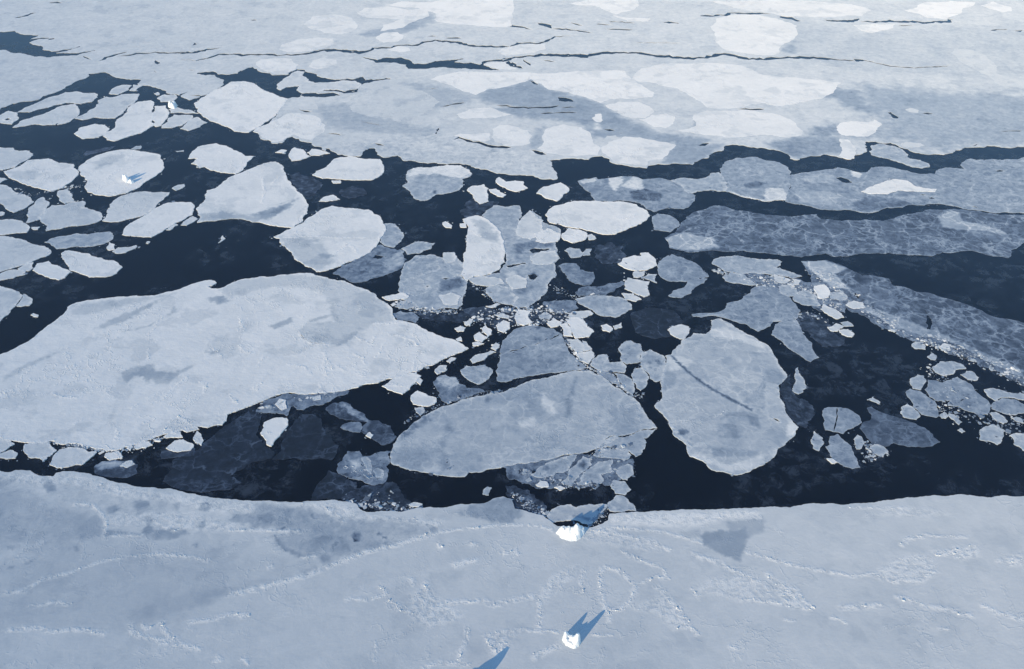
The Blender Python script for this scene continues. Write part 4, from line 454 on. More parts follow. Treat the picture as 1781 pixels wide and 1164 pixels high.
FLOE_CRACKS={122:[([(73.9,544.9),(78.3,548),(83.8,549.6)],1.42)],
156:[([(270.7,584.4),(267.8,573.6),(263.4,562.6),(259.6,554.5)],1.22)],
152:[([(213.7,570.8),(219.3,566.2)],2.46)],
101:[([(526.6,938),(531.6,933.7)],3.83),([(477,965.3),(483.6,964.2)],4.01),([(483.9,957.9),(490.9,956.1)],3.96),([(591.9,1027.6),(601.8,1029.7)],4.42)],
186:[([(-196.1,688.9),(-190.9,680.8),(-182.3,674.4),(-172.6,672.8),(-166.9,671.3)],0.67)],
98:[([(321.5,863.9),(325,862)],2.56),([(336.5,871.9),(340,870.3)],2.60)],
127:[([(69.8,531),(68.9,524.3)],1.35)]}
FLOE_TONES={186:[([(-343.9,630.5),(-333.4,637.8),(-318.1,643.2),(-312.1,632.6),(-294.6,630.5),(-283.4,641),(-280.2,638.9),(-291.1,627.4),(-295,614.5),(-305.2,614.5),(-312.7,622.2),(-313,615.1),(-320.8,625.3),(-329.2,625.3),(-330.9,615.1),(-335.9,622.2)],0.75,1.2),([(-192.3,787.2),(-167.7,778.6),(-132.9,752.5),(-113.9,722.8),(-108.7,708.5),(-127.3,705.7),(-144.1,690),(-157.3,672.2),(-173.3,673.9),(-190.4,681),(-198.2,694.6),(-192.1,705.7),(-168.3,708.5),(-174.8,732.5),(-187.3,757.6),(-211.9,768),(-240.5,768),(-275.5,747.4),(-290.7,762.8),(-272.4,781.8),(-227.8,790.4)],0.83,2.4),([(-388.9,696.7),(-377.9,712.8),(-357.4,731.4),(-343.2,745.5),(-348.2,734),(-360.7,711.6),(-378.4,698.3)],0.73,2.4),([(-227.1,700.7),(-216.2,708.7),(-209.1,715.2),(-205.6,707.9),(-220.4,695.3)],0.69,0.9),([(-192.8,710.4),(-178.6,717.7),(-170.4,718.9),(-177.8,712.8),(-189.4,706.7)],0.73,1.2),([(-174.9,734),(-172.8,739.1),(-167.9,721.4),(-161.5,706.7),(-165.8,707.9),(-172.2,721.4)],0.73,0.9),([(-159.9,669.5),(-153.5,680.8),(-141.6,693.6),(-144.6,685.4),(-152.3,672.8)],0.77,1.2),([(-440.4,626.4),(-429.6,643.2),(-407.6,660.5),(-416.5,649.6),(-431,628.4),(-438.1,618.2)],0.79,1.8),([(-359.8,692.4),(-342.8,699.5),(-328.2,715.2),(-325.3,734),(-319.5,723.9),(-331.7,712.8),(-339.9,699.1),(-349.4,694.3)],0.75,1.2),([(-274.2,660.5),(-259,663.9),(-270.4,656.1)],0.77,1.2),([(-425.4,734),(-396.7,741.6),(-349.6,752),(-331.5,754.7),(-367.1,739.1),(-397.9,721.4),(-415.8,716.5)],0.81,3),([(-298.8,746.8),(-284.2,752),(-272.9,741.6),(-283.1,736.5)],0.67,1.8)],
50:[([(-250.7,863.9),(-224.7,870.3),(-200.7,851.3),(-182.4,815.1),(-199.4,797.8),(-213.3,807.8),(-226.5,821),(-236.3,839)],0.78,5),([(-204.9,829.9),(-197.7,832.9),(-184.3,826.9),(-195.7,821)],0.6,2)],
49:[([(-291.6,916.9),(-263.2,941.5),(-248.9,956.1),(-254.3,930.9),(-272.7,906.6),(-288.1,901.5)],0.62,3),([(-272.7,922.1),(-264.2,938),(-258.4,934.4),(-264.9,916.9)],0.5,2),([(-354.5,916.9),(-327.9,923.8),(-285.4,913.4),(-281.6,896.5),(-348.4,900.5)],0.72,4)],
54:[([(-127.4,1017.5),(-121.8,1035.9),(-100.1,1037.9),(-80.4,1045.4),(-63.8,1044.2),(-52.3,1031.7),(-48.4,1021.6),(-60.4,1008.7),(-89.7,1019.5),(-111.4,1019.5),(-123.4,1013.5)],0.93,2),([(-93.4,969),(-90.7,980.4),(-88.1,967.2)],0.2,1)],
66:[([(3,851.3),(19,857.6),(46,857.6),(44,845.1),(15.6,842.1),(3,823.9)],0.4,2),([(16.5,792.1),(22.5,795),(26.9,789.3),(20.8,781)],0.2,1.5),([(5.8,770),(23.5,770),(11.5,754),(2.8,756.7)],0.42,3),([(3.1,883.2),(22.7,889.8),(19.1,863.9),(7.9,863.9)],0.85,3),([(-6.1,792.1),(2.9,800.6),(4.4,783.7),(-3.1,775.5)],0.85,3)],
67:[([(-72.8,781),(-52.1,785.1),(-48.4,770),(-61.3,762),(-72.8,759.3)],0.36,1.5),([(-100.2,805.8),(-97.1,804.9),(-98.4,802.1)],0.15,1),([(-94.1,804.9),(-91,804.9),(-92.3,801.2)],0.15,1),([(-85,805.8),(-82.2,804.9),(-83.5,801.8)],0.15,1),([(-111,775.5),(-99.4,778.2),(-95.2,764.7),(-105.2,760.6)],0.75,3)],
52:[([(-113.3,839),(-111.5,812.2),(-128,795),(-133.3,815.1),(-127.2,829.9)],0.62,3)],
96:[([(116.2,1009.5),(132.6,1013.5),(132.9,997.7),(121.9,974.7),(115.9,986.1)],0.85,1.5),([(128.2,986.1),(147,1013.5),(156.8,1005.6),(155.5,978.5),(146.7,978.5)],0.8,1),([(79.9,1001.6),(102,1011.1),(99.3,999.7),(84.8,993.8)],0.8,1),([(137.6,974.7),(159.2,980.4),(176.7,967.2),(170.9,948.8),(140.5,952.4)],0.3,1.3)],
99:[([(275.8,993.8),(294.7,999.7),(302,995.8),(290.9,982.3),(276.9,982.3)],0.36,1),([(299,982.3),(320.1,982.3),(321.6,959.7),(317.2,948.8),(291.2,946.9)],0.8,1.3),([(251.7,978.5),(269.6,963.4),(292.4,952.4),(290.8,945.1),(268.5,957.9)],0.85,1)],
101:[([(393.1,945.1),(415.9,963.4),(435.4,959.7),(455.7,948.8),(460,941.5),(428.7,934.4),(401.2,922.1),(388.8,930.9)],0.34,1.3),([(328.7,974.7),(367.1,974.7),(385.8,967.2),(372.6,945.1),(357,938),(333.4,945.1)],0.62,1.6),([(354.4,1013.5),(381,1025.6),(392.1,1013.5),(385.8,997.7),(354.6,993.8)],0.58,1.3),([(414.8,1029.7),(426.9,1021.6),(419.6,1009.5),(411.8,1013.5)],0.85,1)],
98:[([(477.1,910),(497.7,929.1),(505.1,922.1),(501,903.2),(524.8,893.1),(537.1,880),(537.8,870.3),(519.3,880),(488.2,883.2),(474.4,889.8)],0.55,1),([(164.8,865.5),(187.3,876.7),(217.4,863.9),(218.8,845.1),(186.1,837.5),(167,846.7)],0.6,2),([(538,867.1),(537.8,870.3),(519.3,880),(495.7,881.6),(492.4,873.5),(512.6,863.9),(527.7,854.4)],0.36,1)],
104:[([(299.9,816.6),(324.5,819.5),(344.4,803.5),(329,792.1),(338.3,743.6),(333,764.7),(319,767.3),(308.7,789.3)],0.62,1.3),([(326.2,741.6),(340.8,723.9),(352.7,704.3),(381.2,683.1),(392.6,680.8),(405.3,671.7),(427.4,641),(444.2,624.3),(448.8,634.7),(426.7,658.3),(408,678.5),(387.7,697.2),(366.6,716.5),(343.9,734)],0.5,1.3),([(336.9,768),(369.3,768),(375.8,752),(365.1,728.9),(343.9,734)],0.33,1.6)],
122:[([(-5.1,606.1),(20.4,618.2),(26.4,606.1),(32.4,594.4),(27,581),(13.1,559),(2.3,560.8)],0.62,3),([(26.3,602.2),(34.7,590.5),(36.7,577.3),(29.3,577.3),(24.7,588.6)],0.85,2),([(4.8,566.2),(19.4,571.7),(18,560.8),(8.3,559)],0.8,2),([(44.8,594.4),(52.1,614.1),(56.6,626.4),(53,606.1),(47.4,571.7),(44.9,569.9)],0.5,1.5),([(-89,550.1),(-78.6,568.1),(-63.5,577.3),(-68.9,568.1),(-79.8,553.6),(-87.3,544.9)],0.38,2.5),([(-23.4,592.4),(-21,598.3),(-17.2,596.3),(-19.6,590.5)],0.42,1.5),([(-53.2,568.8),(-49,557.9),(-53.9,540.4),(-51,510.4),(-53.3,510.4),(-56.5,543.8)],0.52,3),([(-94.2,520.2),(-87.9,538.6),(-70.1,536.9),(-67.4,516.9),(-78.4,511.2)],0.55,4)],
152:[([(135.2,634.7),(143.4,628.4),(140,614.1),(130,606.1),(129.5,616.1)],0.56,1.5),([(137.8,653.9),(151,653.9),(160.6,647.4),(150.8,634.7),(139.1,634.7)],0.84,1.2),([(134.7,556.3),(139.2,558.1),(142.2,554.5),(137.9,549.2),(134.5,551)],0.36,1),([(141.6,546.6),(143.8,545.7),(142.2,543.1)],0.38,0.8),([(168,564.4),(182.1,562.6),(180.8,550.1),(189.6,546.6),(164.9,547.5)],0.57,0.8),([(169.8,568.1),(178.9,577.3),(191.5,579.2),(203,575.4),(201.4,557.2),(194.2,562.6),(194.9,571.7),(180.6,573.6)],0.56,0.8),([(193.8,590.5),(219,622.2),(210.3,582.9),(201.7,581)],0.57,0.9),([(158.2,536.3),(170.7,534.6),(193.4,531.2),(192.3,526.1),(157.3,524.5)],0.57,0.9),([(221.8,634.7),(234.8,634.7),(237.5,624.3),(229.3,614.1),(220.7,618.2)],0.56,0.9),([(137.7,525.1),(148.4,520.2),(165.8,508.8),(182.1,510.4),(196.3,520.2),(198.2,528.5),(167.1,515.3),(146.6,530.2)],0.82,1),([(225.5,564.4),(232.8,559.9),(225.2,548.4),(219.6,550.1)],0.9,1),([(181.9,694.8),(199.3,699.5),(218.1,683.1),(230,671.7),(228.5,665),(206.3,678.5),(183,685.4)],0.84,1.2),([(141.5,654.4),(143.6,655.7),(152.5,637.8),(161.7,621.8),(172.2,609.1),(186,595.3),(200.1,582),(198.9,579.5),(184.2,592.4),(170.5,606.1),(160,619.8),(150.3,635.7)],0.3,0.6)],
121:[([(12,667.2),(32.6,680.8),(46.3,683.1),(50.8,665),(34.7,665),(15.9,658.3)],0.58,3)],
120:[([(22.1,700.7),(26.2,700.7),(26.8,696),(22.7,695.3)],0.34,1),([(21,680.8),(25.8,682),(26.3,677.4),(21.6,676.2)],0.36,1)],
124:[([(24.2,515.3),(27.4,515.6),(28.7,512),(26.1,508.8),(23.8,511.2)],0.34,0.8)],
125:[([(50.9,515.3),(55.3,521.8),(57.8,516.9),(54.7,512)],0.33,0.8)],
135:[([(120.3,646.4),(123.1,647.4),(124,644.2),(121.2,642.7)],0.4,0.8),([(127.3,649.6),(130.7,650.7),(132.4,643.2),(128.9,641.4)],0.38,0.8),([(120.7,638.9),(123.3,638.9),(122.3,635.7)],0.4,0.8)],
157:[([(292.8,555.4),(296.9,557.2),(296.4,551.9),(292,549.2)],0.26,1.5)],
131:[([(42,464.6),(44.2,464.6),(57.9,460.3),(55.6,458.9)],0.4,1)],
17:[([(-520.2,1054.7),(-505.6,1076.2),(-486.8,1076.2),(-490.6,1054.7),(-503.1,1037.9),(-511,1029.7)],0.8,4)],
16:[([(-618.1,1025.6),(-592.7,1029.7),(-569.4,1021.6),(-579,1001.6),(-600.2,1009.5)],0.8,4)],
63:[([(-44.3,906.6),(-31,903.2),(-20.8,883.2),(-12.5,870.3),(-13.9,851.3),(-30.1,863.9),(-36.7,873.5),(-40.5,889.8)],0.74,3)],
228:[([(-322.3,515.3),(-318.3,520.2),(-303.4,520.2),(-299.4,515.3),(-308,513.6),(-316.5,512)],0.6,2)],
215:[([(-121.5,561.5),(-117.6,568.8),(-114.7,565.1),(-118.1,554.4)],0.4,2)],
213:[([(-140.3,591.3),(-129.1,581.8),(-119,570.6),(-117.2,566),(-125.1,570.6),(-135.9,578),(-142.2,587.5)],0.55,2)],
191:[([(-65.4,624.3),(-57.9,628.4),(-48.6,624.3),(-45.7,616.1),(-51.6,608.1),(-62.3,616.1)],0.72,2)],
218:[([(-125.3,520.2),(-118.8,523.5),(-116.3,513.6),(-121.6,510.4)],0.75,2)]}
FLOE_RIDGES={186:[([(-169.5,662.7),(-165.1,651.8),(-158.4,634.7)],2,1),([(-166.4,651.8),(-165.6,638.9),(-160.9,626.4)],1.5,0.8),([(-142.2,658.3),(-133.3,651.8),(-129.6,643.2)],1.5,0.8),([(-155.5,641),(-145.1,632.6)],1.5,0.8),([(-199.1,643.2),(-182.6,638.9),(-173.8,626.4)],1.3,0.7),([(-137.3,632.6),(-127.1,624.3)],1.8,1),([(-224.4,638.9),(-222,651.8),(-217.1,653.9)],1.4,0.8),([(-147.3,685.4),(-136.8,678.5),(-123.8,671.7)],1.8,1),([(-107.9,687.8),(-90.7,678.5),(-85.9,669.5)],1.8,1),([(-129.2,705.5),(-118,704.3),(-107.1,706.7)],1.8,1),([(-126.8,685.4),(-126.5,671.7)],1.5,0.8),([(-122.7,651.8),(-117.4,662.7),(-117.3,674)],1,0.6),([(-97.3,634.7),(-86.9,634.7),(-86.7,647.4)],1.5,0.8),([(-62.2,656.1),(-56.7,653.9)],2,1),([(-270.5,618.2),(-263.6,616.1),(-261.1,602.2)],1.6,0.9),([(-247.5,671.7),(-242.7,662.7),(-233.7,658.3)],2.2,1.2),([(-239.7,602.2),(-233.5,592.4),(-227.6,588.6)],1.4,0.9),([(-277.9,569.9),(-280,560.8),(-281.4,553.6)],2.2,1.2),([(-258.2,716.5),(-249.7,692.4),(-255.8,694.8)],2,1),([(-220.6,612.1),(-215.9,606.1)],2,1),([(-356.6,562.6),(-352.1,569.9)],1.6,0.8),([(-318.5,557.2),(-314.8,543.1)],1.8,0.9),([(-435.6,604.1),(-430.1,600.2)],2,1),([(-390.7,602.2),(-382.8,598.3),(-365.8,596.3)],1.6,0.7),([(-329,665),(-322.1,647.4)],1.2,0.6),([(-294.5,596.3),(-288.6,610.1),(-281.8,626.4)],1.3,0.6),([(-316.3,582.9),(-312,588.6)],1.4,0.7),([(-273.5,662.7),(-273.9,669.5),(-260.5,653.9)],1.6,0.8),([(-276.5,573.6),(-260,562.6)],1.6,0.7),([(-429.8,634.7),(-420.8,641)],1.4,0.6),([(-221.3,608.1),(-215.4,616.1)],1.6,0.7),([(-163.3,606.1),(-164.7,618.2)],1.2,0.6),([(-204.2,718.9),(-197.9,715.2)],1.5,0.8)],
50:[([(-247.9,865.5),(-216.4,868.7),(-190.2,865.5),(-158.2,865.5)],2,0.8),([(-188.9,826.9),(-180.3,842.1),(-174.2,854.4)],2,0.9),([(-179,854.4),(-168.2,845.1),(-163.4,832.9)],1.6,0.8)],
49:[([(-302.9,1013.5),(-290.8,974.7),(-287.8,945.1)],1.6,0.6),([(-281.3,1013.5),(-287.1,989.9)],1.4,0.6)],
63:[([(-40.1,876.7),(-33.3,867.1)],2.2,1),([(-28.8,812.2),(-22.9,822.5),(-10.4,813.6)],1.8,0.8)],
91:[([(114.4,910),(125.6,906.6),(140,916.9)],3,0.8)],
94:[([(25.5,863.9),(33.3,857.6)],2,0.8)],
152:[([(129,562.6),(141.8,536.3)],1.5,0.4),([(150.3,590.5),(165.6,571.7),(179.6,581)],1,0.4)],
122:[([(38.1,553.6),(36.4,539.7)],1,0.5)],
187:[([(-104.2,614.1),(-93.8,612.1)],1.5,0.8)],
208:[([(-197.9,552.6),(-192.7,550.8)],1.4,0.8)],
13:[([(-422.1,1276.5),(-402.2,1265.2),(-392.1,1276.5)],3,0.4)],
17:[([(-490.1,1001.6),(-482,1029.7),(-468,1042.1)],3,0.3)]}
PACK_MOTTLES=[([(-242.5,1087.6),(-188.7,1126.5),(-99.5,1144.9),(7,1099.7),(56.4,1040.9),(48.1,1006.3),(-63.5,1025),(-136,1049),(-210.1,1067.2)],0.32,10),
([(118.7,1108.5),(270.8,1126.5),(482.6,1202.8),(714.3,1223.2),(654.8,1091),(437.8,1057.2),(248.1,1040.9)],0.22,15),
([(443.2,1357.1),(763.9,1333.3),(705.2,1202.8),(443.1,1202.8)],0.16,20),
([(-371,1265.4),(-211.9,1310),(-128.4,1126.5),(-277.4,1117.5)],0.16,10)]
FIELD_MOTTLES=[([(-415.4,508.8),(-391.2,505.6),(-344.7,502.4),(-309.1,497.7),(-251.6,485.4),(-186.7,474.9),(-180,444.9),(-206.6,447.7),(-237.5,444.9),(-273.8,458.9),(-310.2,470.5),(-360,485.4),(-402.8,482.4)],0.22,3),
([(-190.9,474.9),(-129.8,474.9),(-91.5,464.6),(-48.2,461.8),(-52.7,449),(-88.1,434),(-127.9,423.4),(-160.3,431.4),(-184.1,444.9)],0.22,3),
([(-402.8,482.4),(-344,473.4),(-295.2,458.9),(-288.2,439.4),(-331.5,418.3),(-369.2,411.9)],0.14,6),
([(-43,466.1),(-27.1,474.9),(-11.9,480.1),(3.5,480.1),(8.9,464.6),(-5.1,456.1),(-26.7,461.8)],0.22,2)]
FIELD_OUTLINE=[(-586.7,522.1),(-484,514.5),(-399.9,510.1),(-393,509.5),(-385.5,507.6),(-380.9,510.1),(-369.2,509.5),(-361.4,504.5),(-349.4,503.3),(-348.7,507),(-343.8,508.9),(-323.4,506.4),(-310.9,502.1),(-301.5,497.8),(-289.2,494.8),(-278.2,491.8),(-252.9,489.4),(-244.3,486.4),(-226.4,482.3),(-203.9,479.4),(-191.6,477.7),(-164.1,476.5),(-145.6,477.7),(-130.5,478.8),(-114.6,474.8),(-109.1,468),(-97.2,467.4),(-80.8,466.8),(-74.7,469.1),(-59.8,471.9),(-47.5,471.4),(-37.9,474.8),(-20.6,475.4),(-14.3,480),(-6.6,482.3),(-0.2,479.4),(1.9,470.2),(12.8,466.3),(22.4,463.5),(26.8,459),(30,455.2),(32.8,453),(41,451.9),(49.3,452.4),(55,451.9),(59.6,453),(66.1,456.3),(69.6,459),(71,465.1),(87.5,466.8),(104,468),(131.1,469.1),(156,469.7),(171.4,470.8),(185.5,471.4),(213.1,473.6),(227.8,474.8),(257.6,475.4),(274.7,478.3),(292.3,481.2),(320.1,482.6),(327.3,483.5),(342.6,483.2),(380.5,482.6),(452.7,481.7),(603.9,484.1),(650,484.1),(650,170),(-650,170),(-650,522.1)]
FIELD_TONES=[([(-354.7,499.3),(-349,499.3),(-340.8,488.4),(-346.2,486.9),(-352.9,492.3)],0.59,0.8),
([(-264.3,446.3),(-262.1,456.1),(-253.5,449),(-235.5,452.5),(-230,446.3),(-239.4,440.8),(-251.7,439.7)],0.59,0.8),
([(-290.6,449),(-270,447.7),(-252.9,440.1),(-279.4,444.2),(-288.2,440.8)],0.63,1.4),
([(-422.9,500.9),(-390.5,504),(-382.3,500.9),(-370.2,488.4),(-354.3,482.4),(-344.6,474.9),(-313.5,467.5),(-295.7,460.3),(-288.7,440.8),(-329.8,438.7),(-348.6,434),(-385.6,424.8)],0.7,4.2),
([(-403,414),(-353.8,422.4),(-333.5,438.1),(-280.8,443.4),(-224.8,439.8),(-179.8,422.4),(-139.6,422.4),(-119.5,422.4),(-150.1,407.4),(-186.3,394.5),(-218.6,373),(-253.2,364.1),(-304,367.1),(-328.2,365.6),(-374.8,359.8)],0.76,5.6),
([(-253.3,379),(-229.2,391.4),(-187.5,399.3),(-157.9,407.4),(-123.3,420.7),(-137.8,412.4),(-174.5,399.3),(-203.1,385.2),(-231.2,373)],0.71,2.8),
([(-169.1,443.5),(-160.6,432.7),(-145.6,424.8),(-134.5,426.1),(-127.5,420.8),(-114,426.1),(-93.3,434),(-54.7,447.7),(-50.8,451.8),(-80.4,461.8),(-112.3,458.9),(-127.7,461.8),(-132.3,450.4),(-153.5,450.4)],0.69,2.1),
([(-170.3,444.2),(-168.3,444.9),(-158.6,433.4),(-145.1,427.4),(-142.5,424.8),(-151,426.1),(-161.6,432.7)],0.57,0.8),
([(-133.8,424.8),(-129.8,428.7),(-124.9,423.4),(-126.5,420.8),(-131.5,420.2)],0.58,0.7),
([(-190.6,473.4),(-184.4,474.9),(-151.9,470.5),(-134.6,464.6),(-124.7,456.1),(-128.1,450.4),(-153.3,449),(-172.9,451.8),(-185.4,450.4)],0.67,2.1),
([(-186.4,464.6),(-176.3,467.5),(-170.1,458.9),(-177.8,454.7)],0.57,1),
([(-144.8,449),(-134.5,450.4),(-115.9,439.4),(-112.7,431.4),(-124.9,430),(-139.6,431.4)],0.63,1.4),
([(-112.9,447.7),(-107.9,446.3),(-107.6,440.1),(-110.5,438.1),(-112.6,442.8)],0.46,0.6),
([(-112.8,444.2),(-111.1,442.8),(-107.5,439.4),(-110.4,437.8),(-111.7,439.4)],0.14,0.5),
([(-95.3,447),(-92.5,445.6),(-88.4,441.5),(-91.2,442.8)],0.28,0.5),
([(-165,451.8),(-162.9,452.1),(-162.7,449.6),(-164.3,450.2)],0.36,0.5),
([(-146,464.6),(-144.1,463.2),(-143.4,460.3),(-145.5,461.8)],0.42,0.5),
([(133.6,444.2),(138.4,447.9),(144.6,447.1),(149.4,450.2),(154.4,448.8),(161,450.2),(167.8,451.8),(168.3,444.2),(160.7,427.4),(156.3,420.8),(145.2,427.4),(135.2,435.4)],0.6,0.8),
([(155,463.2),(182.7,461.8),(179.6,447.7),(168.1,443.5),(166.7,451.8),(157.4,447.7),(155,451.8)],0.69,1.4),
([(134.1,444.2),(143.6,447.7),(150.9,447.1),(147.8,441.5),(142.4,440.8),(139.7,437),(135.3,435.6)],0.57,1),
([(119.3,447.7),(133.5,450.4),(133.7,444.9),(124.6,440.8)],0.71,1.4),
([(-43,466.1),(-27.1,474.9),(-14,479.4),(-5.3,481.2),(3.5,480.1),(4.6,473.4),(8.9,464.6),(-0.2,456.1),(-11.5,456.1),(-26.7,461.8)],0.61,1.8),
([(-265.5,463.2),(-257.1,460.3),(-258.5,454.7),(-266.3,458.9)],0.63,1.4),
([(-229.9,474.9),(-224.9,476.4),(-219.3,471.9),(-223.4,466.8),(-228.3,469)],0.6,0.8),
([(-226.5,454.7),(-222.3,458.9),(-219.4,451.8),(-224.3,450.4)],0.6,0.8),
([(-279.6,476.4),(-269.1,477.9),(-263,469),(-272.4,464.6)],0.65,1.4),
([(-297.2,470.5),(-290,474.9),(-286.4,467.5),(-294,464.6)],0.65,1.4),
([(-250.7,474.9),(-243.5,476.4),(-244.2,467.5)],0.66,1.4),
([(-202.3,464.6),(-189.7,466.1),(-183.1,458.9),(-193.5,454.7),(-202.7,457.5)],0.65,1.4),
([(-223.8,437.4),(-220.5,436.7),(-220.6,433.4),(-223.6,434.7)],0.61,0.6),
([(-197.2,437.4),(-194.4,436.7),(-195,434.7)],0.61,0.6),
([(-307,435.4),(-303.4,434),(-302.4,430),(-306,431.4)],0.61,0.6),
([(-346.2,417),(-341.9,417.6),(-340.5,414.4),(-344.6,414.4)],0.59,0.6),
([(-334.9,418.9),(-331.1,422.1),(-333,417)],0.6,0.6),
([(-353.1,434.7),(-349.5,436),(-347.7,430.7),(-351.1,431.4)],0.63,0.7),
([(-193.5,349.8),(-177,356.9),(-154.3,365.6),(-130.8,373),(-109.2,380.6),(-108.8,377.5),(-130.3,370),(-153.4,361.2),(-181.4,349.8),(-197.7,342.9),(-208.1,337.4),(-214.5,338.8)],0.81,2.1),
([(-111.3,394.5),(-86.8,405.8),(-61.2,414),(-35.1,422.4),(-29.6,419),(-60.7,407.4),(-98,391.4),(-110.4,388.3)],0.86,2.1),
([(157.5,407.4),(175.1,404.2),(191.2,385.2),(222.5,379),(249.8,385.2),(270.8,373),(288.9,355.5),(317,341.5),(302.9,310.1),(98.6,310.1),(106.5,364.1),(133.4,376)],0.83,9.8),
([(71.1,463.9),(92.8,465.4),(136.1,466.1),(182,468.3),(180.2,460.3),(156.4,458.9),(133.8,451.8),(101.9,451.8),(70.2,453.9)],0.89,1.4)]
